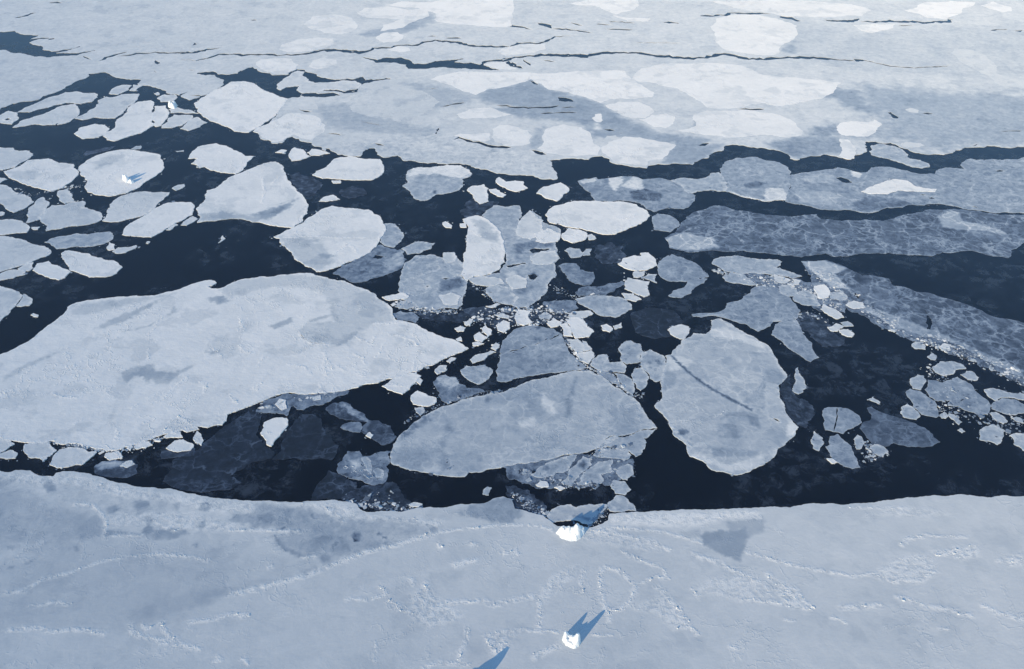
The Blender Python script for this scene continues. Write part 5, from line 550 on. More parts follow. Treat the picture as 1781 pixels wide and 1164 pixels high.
FIELD_RIDGES=[([(-326.9,362.7),(-320.7,365.6),(-304,367.1),(-292.8,364.1),(-284.7,365.6),(-274.8,365.6),(-258.9,362.7)],1.6,0.8),
([(-246.5,370),(-241.5,362.7),(-232,359.8),(-220,356.9),(-209.6,354.8),(-195.1,351.3)],1.8,1),
([(-224.9,373),(-226.5,370),(-222.6,365.6),(-217.6,361.2),(-209.8,355.5)],1.5,0.8),
([(-238,370.8),(-233.8,365.6),(-231,368.5)],1.3,0.7),
([(-189.8,393),(-173.9,396.9),(-155.8,403.3),(-137.4,409.9),(-120.5,419.9),(-115.4,422.4)],2.2,0.7),
([(-115.4,422.4),(-102.9,429.3),(-89.9,433.7),(-72.7,438.9),(-56.8,446.1)],2.4,1),
([(-56.8,446.1),(-36.4,450.6),(-8.7,454.3),(5.3,454.7),(19.2,453.4),(30.1,449.2)],1.2,0.7),
([(-295.7,414),(-283.6,420.7),(-269,425),(-245.6,427.6),(-227.6,425.9),(-209,421.6)],1.3,0.6),
([(-288.9,443),(-275.9,445.2),(-261.8,444.3)],1,0.7),
([(-338.6,394.5),(-325.1,396.1),(-317.5,405.8),(-296.4,412.4)],1.8,0.6),
([(-208.2,371.5),(-193.7,373.8),(-182.1,377.5),(-170.4,376)],1.8,0.8),
([(-202.4,448.8),(-186,449.7),(-166.4,448.8),(-149.7,447.9)],1.2,0.7),
([(-323.2,475.1),(-308.6,474.1),(-297.7,463.6),(-292.8,458),(-287,439.8)],1.4,0.6),
([(-247.5,451.6),(-241.1,448.8),(-233.9,452.5)],1.3,0.8),
([(-258.5,459.9),(-249.2,452.5),(-237.2,454.3),(-242.2,461.7)],1,0.6),
([(-218.7,458),(-205.6,450.6)],1.1,0.6),
([(-141.8,475.1),(-127.2,463.6),(-120.3,456.2)],1.8,1),
([(-145.3,424.1),(-134.8,425.9)],1,0.7),
([(-185.3,341.5),(-180.8,342.9),(-184.3,347.1)],1.2,0.7),
([(-169.1,344.3),(-165.2,342.9),(-162.4,338.8)],1.2,0.7),
([(-317.2,383.6),(-301.9,386.7),(-289.8,385.2)],1.4,0.5),
([(-167.6,415.7),(-163.9,417)],1.4,0.9),
([(-59.6,402.5),(-56.9,400.9),(-54.6,396.1)],2.2,1.2),
([(-68.5,406.6),(-65.1,400.1)],1.6,1),
([(-82.3,389),(-74.1,383.6),(-64.6,377.5)],2,1),
([(53.6,448.5),(71.5,447),(84.9,443.4),(100.7,438.1),(110.5,430.2)],2,0.9),
([(60.8,452.1),(88.4,450.6),(107.5,447.9),(125.9,441.3)],1.3,0.8),
([(62.1,415.7),(59.9,404.2),(59.9,388.3),(63,379),(62.9,371.5)],1.8,0.9),
([(63,379),(72.1,382.1),(79.3,389.8),(82.9,399.3),(78.5,407.4),(71.2,414),(63.5,416.5)],1.6,0.8),
([(82.9,399.3),(97.1,409.1),(107.1,405.5)],1.3,0.8),
([(75.5,431),(90.5,420.7),(103.2,415.7),(105,407.4)],1.5,0.7),
([(50.1,415.7),(46.1,404.2),(47.7,394.5)],1.2,0.7),
([(-28.9,368.5),(-28,359.8),(-31.9,349.8),(-32.6,338.8)],1.6,0.7),
([(-17.6,362),(-4,364.1),(7.2,365.2),(33.1,363.3)],1.2,0.8),
([(50.4,361.8),(63.9,361.2)],0.8,0.5),
([(-15.7,360.5),(-14.3,354.1),(-10,348.7),(-3.9,352.7),(-2.7,355.5)],2,1.1),
([(13,344.3),(21.6,349.8),(30.3,354.1)],2,0.8),
([(-86.2,356.9),(-84.6,341.5)],1.1,0.5),
([(-110.6,389.8),(-93.8,389),(-80.3,394.5)],1.4,0.5),
([(-55.2,337.4),(-45.9,341.5),(-24.2,340.2)],1.4,0.5),
([(-88.8,400.9),(-83.6,394.5)],1.1,0.6),
([(-52.2,438.1),(-49.1,432.8)],1.8,0.9),
([(-30.3,438.1),(-23.4,434.5)],2,0.9),
([(-40.2,417.4),(-32.4,420.7),(-23.1,422.4)],2.4,0.6),
([(-5.7,427.6),(2.4,431),(5.1,425.9)],1.8,0.5),
([(-46.3,386.7),(-31,387.5),(-18.2,388.3),(-13,385.9)],1.8,0.5),
([(-15.5,383.6),(-0.3,388.3),(11.3,391.4),(17.7,391.4)],2.2,0.6),
([(17.7,389.8),(18.7,379),(17.1,367.1)],1.8,0.5),
([(96.1,400.9),(101.7,394.5),(106.8,385.2),(110.1,373),(114.1,365.6)],2,0.7),
([(109.6,385.2),(112.6,371.5),(118.4,361.2)],1.6,0.9),
([(161.9,429.3),(179.5,423.3),(194.1,417.4),(211.5,413.2),(231.4,408.7),(245,410.4)],1.4,1.1),
([(245.2,410.7),(256.2,404.2),(276.3,405.8),(289.9,414)],2.4,0.7),
([(254.1,392.2),(263.6,388.3),(272.2,383.6),(286.6,381.3),(299.7,376)],2,1),
([(174.1,411.5),(176.4,404.2),(184.4,399.3),(191.4,396.1)],2.2,1.1),
([(191.4,396.1),(192,388.3),(198,382.1)],1.5,0.7),
([(150,389.8),(171.3,387.5),(185.7,383.6),(197.8,381.5)],1.5,0.7),
([(214.7,382.8),(230.2,383.6),(243.2,384.4)],2.2,0.6),
([(334.5,422.4),(341.1,419),(354.2,424.1)],2.4,0.9),
([(175.5,373),(183,372.7)],1,0.5),
([(206.2,375.3),(214.4,373),(214.8,370)],1.2,0.5),
([(273.1,434.5),(279.6,441.6),(292.9,444.3)],1.8,0.8),
([(294,445.2),(302.4,443.8),(324.1,443)],1,0.6),
([(247.4,471.6),(264.3,471.2),(288.4,470.9)],1.2,0.7),
([(293.6,427.6),(305.1,429.3),(311.8,432.8)],2.6,1),
([(118.3,445.2),(131,438.1),(134.7,436.3)],1,0.7),
([(136.8,354.1),(141.1,351.3)],1.4,0.6),
([(273.6,367.1),(281.8,365.6)],1.2,0.6),
([(308.5,385.2),(316.1,379),(331.2,373)],2,0.5),
([(119.2,397.7),(124.6,391.4)],1.5,0.7),
([(188.5,450.6),(193.2,447)],1,0.5),
([(125.2,427.6),(141.5,420.7),(153.2,412.4),(166.9,402.5)],2,0.45)]
FIELD_RUBBLE=[([(-68.6,393),(-57.6,400.9),(-43.6,385.2),(-30.6,379),(-37.8,371.5),(-55,367.1),(-64.5,376)],0.16,0.45),
([(17.6,388.3),(20.6,402.5),(34.1,414),(45,419),(41.7,407.4),(30.8,397.7),(22.8,388.3)],0.13,0.45),
([(311.1,434.5),(327.8,435.4),(323.2,425.9),(307.8,422.4),(305.7,427.6)],0.4,0.8),
([(178.1,405.8),(189.6,399.3),(190.7,388.3),(193.1,382.8),(181,385.2),(176.8,394.5)],0.28,0.55),
([(248.9,414),(265.5,424.1),(284.2,427.6),(293.7,424.1),(288,412.4),(269.8,405.8),(254.1,405.8)],0.13,0.5),
([(100.4,394.5),(109.4,385.2),(114.3,367.1),(104,365.6),(93.3,379),(80.8,380.6),(83.9,385.2)],0.1,0.55),
([(-15.1,362),(4.7,363.4),(-0.3,358.4),(-3.9,351.3),(-10,348.4),(-14.9,351.3)],0.12,0.5),
([(119.2,397.7),(136.4,407.4),(156.8,410.7),(172.1,402.5),(174.4,389.8),(152.3,388.3),(126.4,394.5)],0.06,0.4),
([(30.1,447),(60.7,450.6),(100.9,439.8),(113.1,429.3),(86.3,431),(53.1,439.8)],0.05,0.45),
([(335.3,424.1),(356.5,429.3),(351.9,419),(340.4,417.4)],0.16,0.6),
([(275.7,471.2),(307,471.2),(319,465.5),(289.4,461.7),(265.3,465.5)],0.07,0.4),
([(71.1,464.4),(92.9,466.1),(136.3,467.3),(180.1,469.6),(179,464.6),(156.6,460.3),(134.2,454.7),(102.2,454.7),(69.4,456.8)],0.16,0.4),
([(-403.7,508),(-368.1,507.2),(-343.2,507.2),(-322.7,504),(-275.2,490),(-226.3,481.6),(-187,476.4),(-184.4,464.6),(-211.7,467.5),(-258.6,479.4),(-292.6,482.4),(-330.4,494.6),(-363.9,494.6),(-389.1,500.9)],0.09,0.4),
([(-191.3,476.4),(-163.8,475.6),(-130.2,477.9),(-115.4,473.4),(-110.9,464.6),(-91.3,463.2),(-48,458.9),(-52.9,451.8),(-90.9,458.9),(-119.1,461.8),(-128.6,467.5),(-157.9,473.4)],0.12,0.4),
([(-295.1,464.6),(-255,467.5),(-187.1,454.7),(-200.3,447.7),(-230.7,450.4),(-252.3,458.9),(-276.1,453.2),(-290.5,451.8)],0.05,0.4)]
FRAGMENTS=[([(-40.9,708.5),(-22.2,719.9),(5.2,724.7),(19.1,732.5),(38.7,737.4),(60.1,722.8),(74.9,699.2),(69.3,679.2),(53.5,699.2),(37.6,705.7),(21.4,708.5),(-0.3,699.2),(-10.8,681),(-15.9,670.4),(-35.8,670.4)],48,0.8,2.8,0.84,'small white ice block in the jumble above the split grey floe','white blocks of the centre jumble'),
([(306.2,802.5),(314.3,768),(328.7,739.4),(342.3,712.2),(357.2,691.8),(381.9,672.2),(405.8,653.2),(440.8,615.8),(447.3,630.1),(420.3,663.5),(377.9,690),(353.2,712.2),(336.7,747.4),(320.9,791.5)],62,0.9,2.8,0.74,'small pale ice chip along the rubble rim of the slanting grey sheet','chips along the right rubble rim'),
([(232.8,789.3),(262.5,791.5),(294.7,780.7),(311.4,757.6),(319.6,727.6),(301.7,722.8),(285.6,745.4),(273,762.8),(251.9,770.1),(236.4,778.6)],34,0.8,2.4,0.76,'pale ice block in the rubble above the great seamed floe','blocks of the right centre rubble'),
([(371,682.8),(393.1,673.9),(421.7,666.9),(426.3,650.7),(396.8,656.6),(372.9,661.7)],16,0.6,1.6,0.68,'small pale ice block below the rubble rim at right','blocks below the right rubble rim'),
([(-124.8,480.6),(-107.3,484.1),(-90.9,491.2),(-81.6,484.1),(-80.8,475.9),(-69.8,471.4),(-80.1,468),(-97,469.1),(-108.5,473.6),(-118.2,475.9)],20,0.5,1.5,0.66,'small ice block against the near shelf left of the boat-shaped floe','blocks against the near shelf'),
([(-1.1,486.4),(10.5,484.1),(18.9,476.5),(26.2,466.3),(22.8,463.5),(12.4,468),(2.7,471.4)],16,0.4,1.2,0.58,'small ice crumb in the corner left of the near iceberg','crumbs in the shelf corner'),
([(-364.6,543.2),(-342.4,539.1),(-316.6,530.6),(-299.8,534.5),(-289,543.2),(-287.8,532.5),(-306.2,526.7),(-334.7,530.6),(-359.9,537.1)],20,0.4,1.1,0.82,'small white ice chip in the crack below the largest floe','chips in the narrow left channel'),
([(339.3,598.8),(369.4,638.2),(403.3,622.1),(436.6,606.4),(410.6,548.6),(377.5,558.9),(353.5,569.4)],30,0.6,1.8,0.56,'small grey ice piece between the pancake floes at lower right','pieces between the right-hand pancakes'),
([(13,508.3),(31.1,520.9),(94.3,527.3),(92.3,508.3),(69.2,494.2),(38.7,491.2),(17.1,494.2)],18,0.6,1.8,0.6,'small grey ice piece among the broken plates under the boat-shaped floe','pieces among the broken plates'),
([(57.8,455.7),(61.6,462.3),(69.5,466.8),(69.9,462.3),(62.7,454.6)],9,0.35,0.9,0.66,'tiny ice crumb in the dark gap beside the near iceberg','crumbs beside the near iceberg'),
([(276.2,540.5),(289.2,545.2),(297,527.3),(286.3,522.1),(272.9,522.1)],9,0.5,1.3,0.58,'small ice crumb at the lower tip of the dart-shaped sheet','crumbs by the dart-shaped sheet'),
([(-560.7,971.9),(-531.9,967.5),(-498.6,986.6),(-484.5,957.5),(-508.5,933.6),(-541.7,950.4)],9,0.8,2,0.74,'small ice crumb under the scalloped floe at left','crumbs under the scalloped floe'),
([(116.4,820.6),(146.8,800.3),(142.7,768),(111.3,768)],6,0.7,1.7,0.72,'small ice block under the white fan-shaped floe','blocks under the fan-shaped floe')]
CRUMB_BANDS=[([(-112.6,747.4),(-82.8,724.7),(-49.9,727.6)],7,110,0.7),
([(39.8,768),(67.1,747.4),(90.8,762.8)],6,70,0.62),
([(116.7,822.9),(133.8,789.3),(117.7,747.4)],5,70,0.72),
([(205.6,800.3),(236.4,778.6),(257.1,768)],5,120,0.7),
([(-53.2,800.3),(-34.6,768),(-11.4,737.4)],5,60,0.65),
([(265.3,708.5),(279.8,722.8),(297.8,708.5)],6,60,0.62),
([(55.4,638.2),(79.5,622.1),(106.8,598.8)],5,90,0.66),
([(-5.1,606.4),(-44,598.8),(-89.5,565.9)],3,70,0.5),
([(-161.4,602.6),(-124.3,618.1),(-86,634.1),(-52,659.2)],3,120,0.7),
([(369.4,638.2),(374.3,598.8),(394.2,576.6)],9,120,0.6),
([(-366.9,543.5),(-343.8,538.6),(-321.4,531.8),(-308,533.5)],2.5,160,0.8),
([(-307.7,532.7),(-289.1,540.4),(-269.7,554.4)],2,70,0.85),
([(305.6,800.3),(329.3,741.4),(357.5,692.7),(405.8,653.2),(440.8,615.8)],5,300,0.7),
([(320.9,791.5),(354.5,716),(395.1,679.2),(447.3,630.1)],4,160,0.7),
([(5.6,510.4),(23.7,504),(42.4,494.6),(64.9,496.2)],5,260,0.6),
([(62.4,525.1),(70.2,535.2),(96.3,538.6)],4,160,0.6),
([(-123.6,478.3),(-97.5,473.6),(-67.5,469.1)],5,200,0.62),
([(-0.2,484.1),(14.6,473.6),(26.9,462.3)],5,160,0.6),
([(-38.2,708.5),(-5.8,727.6),(38.3,727.6),(64.8,708.5)],9,320,0.82),
([(-126.6,513.6),(-114.3,507.2),(-97.7,500.9)],5,160,0.7),
([(-211,579.2),(-180.7,594.4),(-145,606.1)],4,160,0.75),
([(238.2,787.2),(281.3,773.2),(315.5,732.5)],7,260,0.74),
([(345.1,598.8),(381.8,569.4),(415.2,558.9)],14,160,0.55),
([(-114.6,739.1),(-85.1,728.9),(-52.1,723.9)],4,140,0.85),
([(277,543.1),(287.9,532.9),(277.7,522.8)],5,100,0.55),
([(55.3,454.7),(62.5,464.6),(70.8,473.4)],3,90,0.66),
([(-48.1,520.2),(-58.2,515.3),(-39.7,512)],3,60,0.6),
([(369.4,681),(394.3,663.5),(426.3,653.2)],4,140,0.66),
([(48.8,678.5),(60.9,653.9),(68,641)],4,120,0.82),
([(2.7,721.4),(19.3,701.9),(36.5,716.5)],5,120,0.8),
([(67.8,638.9),(85.4,630.5),(101.4,598.3)],2.5,90,0.7),
([(-553.6,974.7),(-531.5,980.4),(-510.6,989.9)],5,60,0.75),
([(-587.5,980.4),(-561.2,959.7)],5,30,0.75)]
BERGS=[('jagged white iceberg with two ridges on the near edge of the foreground ice',[(30.9,446.5),(34.4,441.1),(39.6,439),(45.6,439),(50.9,444.9),(52.3,448.6),(47.1,450.3),(41,450.8),(34.3,450.3)],[(32.9,445.9,4.2,4.5),(36.6,446.5,7,5),(39.9,445.4,8.4,5),(43.1,444.9,8,5),(46.0,445.9,10.2,5),(49.4,447.6,6.5,5),(45.3,440.6,3.6,3.5)]),
('hollow white iceberg with a tall horn casting a long blue shadow, bottom centre',[(32,359.4),(32.5,355.9),(35.3,353),(39.9,351.3),(43,354.7),(44,358.1),(41.9,360.2),(38.2,359.4),(36.4,360.6),(33.9,361.5)],[(33.4,358.9,7.4,4.2),(34.4,355.9,4.6,3),(36.8,353.8,3.6,3),(39.6,352.6,3,3),(38.1,357.2,5.6,4.2),(41.3,355.9,9.4,4.2),(34.9,359.8,5.8,2.6)]),
('white iceberg at the bottom edge whose blue shadow points up right',[(-33.4,328.7),(-31.4,323.2),(-23.7,320.9),(-19,325.2),(-20.5,329.5),(-26.5,331)],[(-29.5,326.3,4.5,6),(-25.3,326.3,6.5,6),(-22.5,326.3,10,5)]),
('small white iceberg standing on the broad left floe',[(-469.3,1004.8),(-462.1,995.6),(-453.1,993.4),(-451.8,997.9),(-457.5,1002.5),(-465.5,1007.8)],[(-466.6,1004.8,6.5,4.5),(-462.5,1000.9,8,4.5),(-455.5,996.4,4.5,4),(-453.0,997.1,3,4)]),
('small square white iceberg far off at upper left',[(-482.2,1235.6),(-477.5,1225.2),(-470.5,1223.2),(-469.1,1229.4),(-473.2,1237.7),(-479.5,1239.8)],[(-478.6,1231.4,8,5),(-472.6,1230.4,8.5,5),(-474.1,1227.3,7.5,5)])]

# ---------------------------------------------------------------- materials
def nodes_of(name):
    m = bpy.data.materials.new(name)
    m.use_nodes = True
    nt = m.node_tree
    return m, nt, nt.nodes['Principled BSDF']

class NB:
    """small helper for wiring shader nodes"""
    def __init__(self, nt): self.nt = nt
    def n(self, t, **kw):
        x = self.nt.nodes.new(t)
        for k, v in kw.items(): setattr(x, k, v)
        return x
    def put(self, sock, v):
        if hasattr(v, 'is_linked') or isinstance(v, bpy.types.NodeSocket): self.nt.links.new(v, sock)
        else: sock.default_value = v
    def math(self, op, a, b=0.0, clamp=False):
        x = self.n('ShaderNodeMath', operation=op, use_clamp=clamp)
        self.put(x.inputs[0], a); self.put(x.inputs[1], b)
        return x.outputs[0]
    def ramp01(self, v, lo, hi):
        x = self.n('ShaderNodeMapRange', interpolation_type='SMOOTHSTEP')
        self.put(x.inputs['Value'], v); x.inputs['From Min'].default_value = lo; x.inputs['From Max'].default_value = hi
        return x.outputs['Result']
    def noise(self, vec, scale, detail=4, rough=.55, distort=0.0):
        x = self.n('ShaderNodeTexNoise')
        self.put(x.inputs['Vector'], vec)
        x.inputs['Scale'].default_value = scale; x.inputs['Detail'].default_value = detail
        x.inputs['Roughness'].default_value = rough; x.inputs['Distortion'].default_value = distort
        return x
    def attr(self, name):
        x = self.n('ShaderNodeAttribute', attribute_name=name)
        return x.outputs['Fac']

def make_ice():
    m, nt, bsdf = nodes_of('sea_ice')
    b = NB(nt)
    pos = b.n('ShaderNodeNewGeometry').outputs['Position']
    tone, vein, rim, ridge = b.attr('tone'), b.attr('vein'), b.attr('rim'), b.attr('ridge')
    rubble, mottle = b.attr('rubble'), b.attr('mottle')
    # warped coordinates
    warp = b.noise(pos, .05, 3)
    sub = b.n('ShaderNodeVectorMath', operation='SUBTRACT'); b.put(sub.inputs[0], warp.outputs['Color']); sub.inputs[1].default_value = (.5, .5, .5)
    scl = b.n('ShaderNodeVectorMath', operation='SCALE'); b.put(scl.inputs[0], sub.outputs[0]); scl.inputs['Scale'].default_value = 14
    add = b.n('ShaderNodeVectorMath', operation='ADD'); b.put(add.inputs[0], pos); b.put(add.inputs[1], scl.outputs[0])
    wpos = add.outputs[0]
    big = b.noise(wpos, .018, 5, .6).outputs['Fac']
    mid = b.noise(wpos, .09, 5, .6).outputs['Fac']
    fine = b.noise(pos, .8, 4, .65).outputs['Fac']
    # frost veins: the edges of cell patterns of three sizes, broken up by a patchy mask
    warp2 = b.noise(pos, .16, 4, .6)
    sub2 = b.n('ShaderNodeVectorMath', operation='SUBTRACT'); b.put(sub2.inputs[0], warp2.outputs['Color']); sub2.inputs[1].default_value = (.5, .5, .5)
    scl2 = b.n('ShaderNodeVectorMath', operation='SCALE'); b.put(scl2.inputs[0], sub2.outputs[0]); scl2.inputs['Scale'].default_value = 9
    add2 = b.n('ShaderNodeVectorMath', operation='ADD'); b.put(add2.inputs[0], wpos); b.put(add2.inputs[1], scl2.outputs[0])
    def cells(scale, lo, hi):
        v = b.n('ShaderNodeTexVoronoi', feature='DISTANCE_TO_EDGE')
        b.put(v.inputs['Vector'], add2.outputs[0]); v.inputs['Scale'].default_value = scale
        return b.math('SUBTRACT', 1.0, b.ramp01(v.outputs['Distance'], lo, hi))
    patch = b.ramp01(b.noise(pos, .03, 4, .6).outputs['Fac'], .40, .62)
    patch2 = b.ramp01(b.noise(pos, .045, 3).outputs['Fac'], .46, .60)
    v1 = b.math('MULTIPLY', cells(.032, .0, .05), b.math('ADD', .45, b.math('MULTIPLY', patch2, .55)))
    v2 = b.math('MULTIPLY', cells(.075, .0, .11), patch)
    v3 = b.math('MULTIPLY', cells(.17, .0, .16), b.math('MULTIPLY', b.math('MULTIPLY', patch, patch2), .8))
    veins = b.math('MULTIPLY', b.math('MAXIMUM', v1, b.math('MAXIMUM', v2, v3)), vein)
    # pressure-ridge lines: wandering contour lines of a noise field
    cn = b.noise(wpos, .03, 5, .62).outputs['Fac']
    line = b.math('SUBTRACT', 1.0, b.ramp01(b.math('ABSOLUTE', b.math('SUBTRACT', cn, .5)), .0, .016))
    lmask = b.ramp01(b.noise(pos, .015, 2).outputs['Fac'], .44, .60)
    line = b.math('MULTIPLY', line, lmask)
    # broken, rubbly snow and mottled, slushy ice
    grain = b.noise(pos, 1.15, 3, .6).outputs['Fac']
    rub = b.math('MULTIPLY', rubble, b.ramp01(b.noise(pos, .26, 4, .65).outputs['Fac'], .37, .58))
    mot = b.noise(add2.outputs[0], .13, 6, .66).outputs['Fac']
    fleck = b.math('SUBTRACT', 1.0, b.ramp01(b.noise(add2.outputs[0], .30, 3, .5).outputs['Fac'], .30, .37))
    t = b.math('ADD', tone, b.math('MULTIPLY', b.math('SUBTRACT', big, .5), .20))
    t = b.math('ADD', t, b.math('MULTIPLY', b.math('SUBTRACT', mid, .5), b.math('ADD', .10, b.math('MULTIPLY', vein, .16))))
    t = b.math('ADD', t, b.math('MULTIPLY', b.math('SUBTRACT', fine, .5), .08))
    t = b.math('ADD', t, b.math('MULTIPLY', b.math('SUBTRACT', mot, .5), b.math('MULTIPLY', mottle, 2.1)))
    t = b.math('SUBTRACT', t, b.math('MULTIPLY', b.math('MULTIPLY', fleck, mottle), .45))
    scour = b.ramp01(b.noise(wpos, .026, 6, .62).outputs['Fac'], .53, .60)      # wind-scoured, greyer snow
    t = b.math('SUBTRACT', t, b.math('MULTIPLY', b.math('MULTIPLY', scour, ridge), .13))
    t = b.math('ADD', t, b.math('MULTIPLY', veins, .26))
    t = b.math('ADD', t, b.math('MULTIPLY', rim, .24))
    t = b.math('ADD', t, b.math('MULTIPLY', rub, b.math('ADD', .20, b.math('MULTIPLY', b.math('SUBTRACT', grain, .5), .25))))
    t = b.math('ADD', t, b.math('MULTIPLY', b.math('MULTIPLY', line, ridge), .05), clamp=True)
    cr = b.n('ShaderNodeValToRGB')
    b.put(cr.inputs['Fac'], t)
    stops = [(0, (.006, .010, .019)), (.1, (.016, .024, .043)), (.22, (.048, .068, .108)), (.4, (.175, .23, .315)), (.6, (.37, .435, .51)), (.8, (.63, .665, .69)), (1, (.88, .875, .86))]
    el = cr.color_ramp.elements
    el[0].position, el[0].color = stops[0][0], (*stops[0][1], 1)
    el[1].position, el[1].color = stops[-1][0], (*stops[-1][1], 1)
    for p, c in stops[1:-1]:
        e = el.new(p); e.color = (*c, 1)
    b.put(bsdf.inputs['Base Color'], cr.outputs['Color'])
    bsdf.inputs['Roughness'].default_value = .62
    bsdf.inputs['Specular IOR Level'].default_value = .4
    bsdf.inputs['Diffuse Roughness'].default_value = .8      # rough snow throws the low sun back towards it
    # relief, in metres
    st = b.n('ShaderNodeMapping'); st.inputs['Rotation'].default_value = (0, 0, R(35)); st.inputs['Scale'].default_value = (.35, 1, 1)
    b.put(st.inputs['Vector'], pos)
    sas = b.noise(st.outputs[0], .55, 4, .6).outputs['Fac']
    h = b.math('MULTIPLY', b.math('MULTIPLY', sas, ridge), .20)
    h = b.math('ADD', h, b.math('MULTIPLY', b.math('MULTIPLY', b.math('MULTIPLY', line, grain), ridge), .6))
    h = b.math('ADD', h, b.math('MULTIPLY', b.math('MULTIPLY', rub, grain), .5))
    h = b.math('ADD', h, b.math('MULTIPLY', b.math('MULTIPLY', mid, b.math('ADD', .25, ridge)), .5))
    h = b.math('ADD', h, b.math('MULTIPLY', veins, .08))
    bp = b.n('ShaderNodeBump')
    bp.inputs['Strength'].default_value = 1; bp.inputs['Distance'].default_value = 1
    b.put(bp.inputs['Height'], h)
    b.put(bsdf.inputs['Normal'], bp.outputs[0])
    return m

def make_water():
    m, nt, bsdf = nodes_of('sea_water')
    b = NB(nt)
    pos = b.n('ShaderNodeNewGeometry').outputs['Position']
    a = b.noise(pos, .012, 3, .5).outputs['Fac']
    w = b.noise(pos, .07, 8, .70, .5).outputs['Fac']
    slick = b.math('MULTIPLY', b.ramp01(a, .42, .58), b.ramp01(w, .44, .70))
    mix = b.n('ShaderNodeMix', data_type='RGBA')
    b.put(mix.inputs['Factor'], b.math('MULTIPLY', slick, .8))
    mix.inputs[6].default_value = (.001, .0013, .0025, 1)
    mix.inputs[7].default_value = (.055, .066, .088, 1)
    b.put(bsdf.inputs['Base Color'], mix.outputs[2])
    b.put(bsdf.inputs['Roughness'], b.math('ADD', .12, b.math('MULTIPLY', slick, .4)))
    bsdf.inputs['IOR'].default_value = 1.33
    bp = b.n('ShaderNodeBump'); bp.inputs['Strength'].default_value = .25; bp.inputs['Distance'].default_value = .05
    b.put(bp.inputs['Height'], b.noise(pos, .7, 3).outputs['Fac'])
    b.put(bsdf.inputs['Normal'], bp.outputs[0])
    return m

def make_berg():
    m, nt, bsdf = nodes_of('glacier_ice')
    b = NB(nt)
    pos = b.n('ShaderNodeNewGeometry').outputs['Position']
    n = b.noise(pos, .5, 5, .6).outputs['Fac']
    mix = b.n('ShaderNodeMix', data_type='RGBA')
    b.put(mix.inputs['Factor'], n)
    mix.inputs[6].default_value = (.80, .86, .90, 1); mix.inputs[7].default_value = (.92, .92, .91, 1)
    b.put(bsdf.inputs['Base Color'], mix.outputs[2])
    bsdf.inputs['Roughness'].default_value = .5
    bp = b.n('ShaderNodeBump'); bp.inputs['Strength'].default_value = .7; bp.inputs['Distance'].default_value = .5
    b.put(bp.inputs['Height'], b.noise(pos, .9, 4).outputs['Fac'])
    b.put(bsdf.inputs['Normal'], bp.outputs[0])
    return m

ICE, WATER, BERG = make_ice(), make_water(), make_berg()

# ---------------------------------------------------------------- geometry helpers
def inside(pts, loop):
    pts = np.asarray(pts, float); L = np.asarray(loop, float)
    res = np.zeros(len(pts), bool)
    lo, hi = L.min(0), L.max(0)
    sel = np.nonzero(((pts >= lo) & (pts <= hi)).all(1))[0]
    if not len(sel): return res
    sel = sel[np.argsort(pts[sel, 1])]
    x1, y1 = L[:, 0], L[:, 1]; x2, y2 = np.roll(x1, -1), np.roll(y1, -1)
    dy = np.where(y2 == y1, 1e-12, y2 - y1); ymin, ymax = np.minimum(y1, y2), np.maximum(y1, y2)
    for k in range(0, len(sel), 500):
        s = sel[k:k + 500]
        px, py = pts[s, 0][:, None], pts[s, 1][:, None]
        e = np.nonzero((ymax >= py[0, 0]) & (ymin <= py[-1, 0]))[0]
        c = ((y1[e] > py) != (y2[e] > py)) & (px < (x2 - x1)[e] * (py - y1[e]) / dy[e] + x1[e])
        res[s] = c.sum(1) % 2 == 1
    return res

def seg_dist(pts, loops, cap):
    """distance to the nearest outline, exact only below cap"""
    pts = np.asarray(pts, float)
    d = np.full(len(pts), float(cap))
    A = np.concatenate([np.asarray(l, float) for l in loops]); B = np.concatenate([np.roll(np.asarray(l, float), -1, 0) for l in loops])
    slo, shi = np.minimum(A, B) - cap, np.maximum(A, B) + cap
    sel = np.nonzero(((pts >= slo.min(0)) & (pts <= shi.max(0))).all(1))[0]
    if not len(sel): return d
    cell = max(4 * cap, 12.0)
    sel = sel[np.lexsort((pts[sel, 0], np.floor(pts[sel, 1] / cell)))]
    for k in range(0, len(sel), 200):
        s = sel[k:k + 200]; Q = pts[s]
        e = np.nonzero(((shi >= Q.min(0)) & (slo <= Q.max(0))).all(1))[0]
        if not len(e): continue
        v = B[e] - A[e]; vv = (v * v).sum(1) + 1e-12
        wx, wy = Q[:, :1] - A[e, 0], Q[:, 1:] - A[e, 1]
        t = np.clip((wx * v[:, 0] + wy * v[:, 1]) / vv, 0, 1)
        wx = wx - t * v[:, 0]; wy = wy - t * v[:, 1]
        d[s] = np.minimum(d[s], np.sqrt((wx * wx + wy * wy).min(1)))
    return d

def rough_loop(loop, step, amp):
    """break a traced outline into short uneven facets"""
    out = []
    n = len(loop)
    for i in range(n):
        a, c = np.array(loop[i], float), np.array(loop[(i + 1) % n], float)
        pts = [a, c]
        while True:
            new = [pts[0]]; grew = False
            for p, q in zip(pts, pts[1:]):
                ln = np.hypot(*(q - p))
                if ln > step:
                    nrm = np.array([-(q - p)[1], (q - p)[0]]) / ln
                    off = np.clip(rng.normal(0, amp), -1.6 * amp, 1.6 * amp) * min(ln, 9 * step)
                    new.append((p + q) * .5 + nrm * off + (q - p) * rng.uniform(-.12, .12)); grew = True
                new.append(q)
            pts = new
            if not grew: break
        out += [tuple(p) for p in pts[:-1]]
    return out

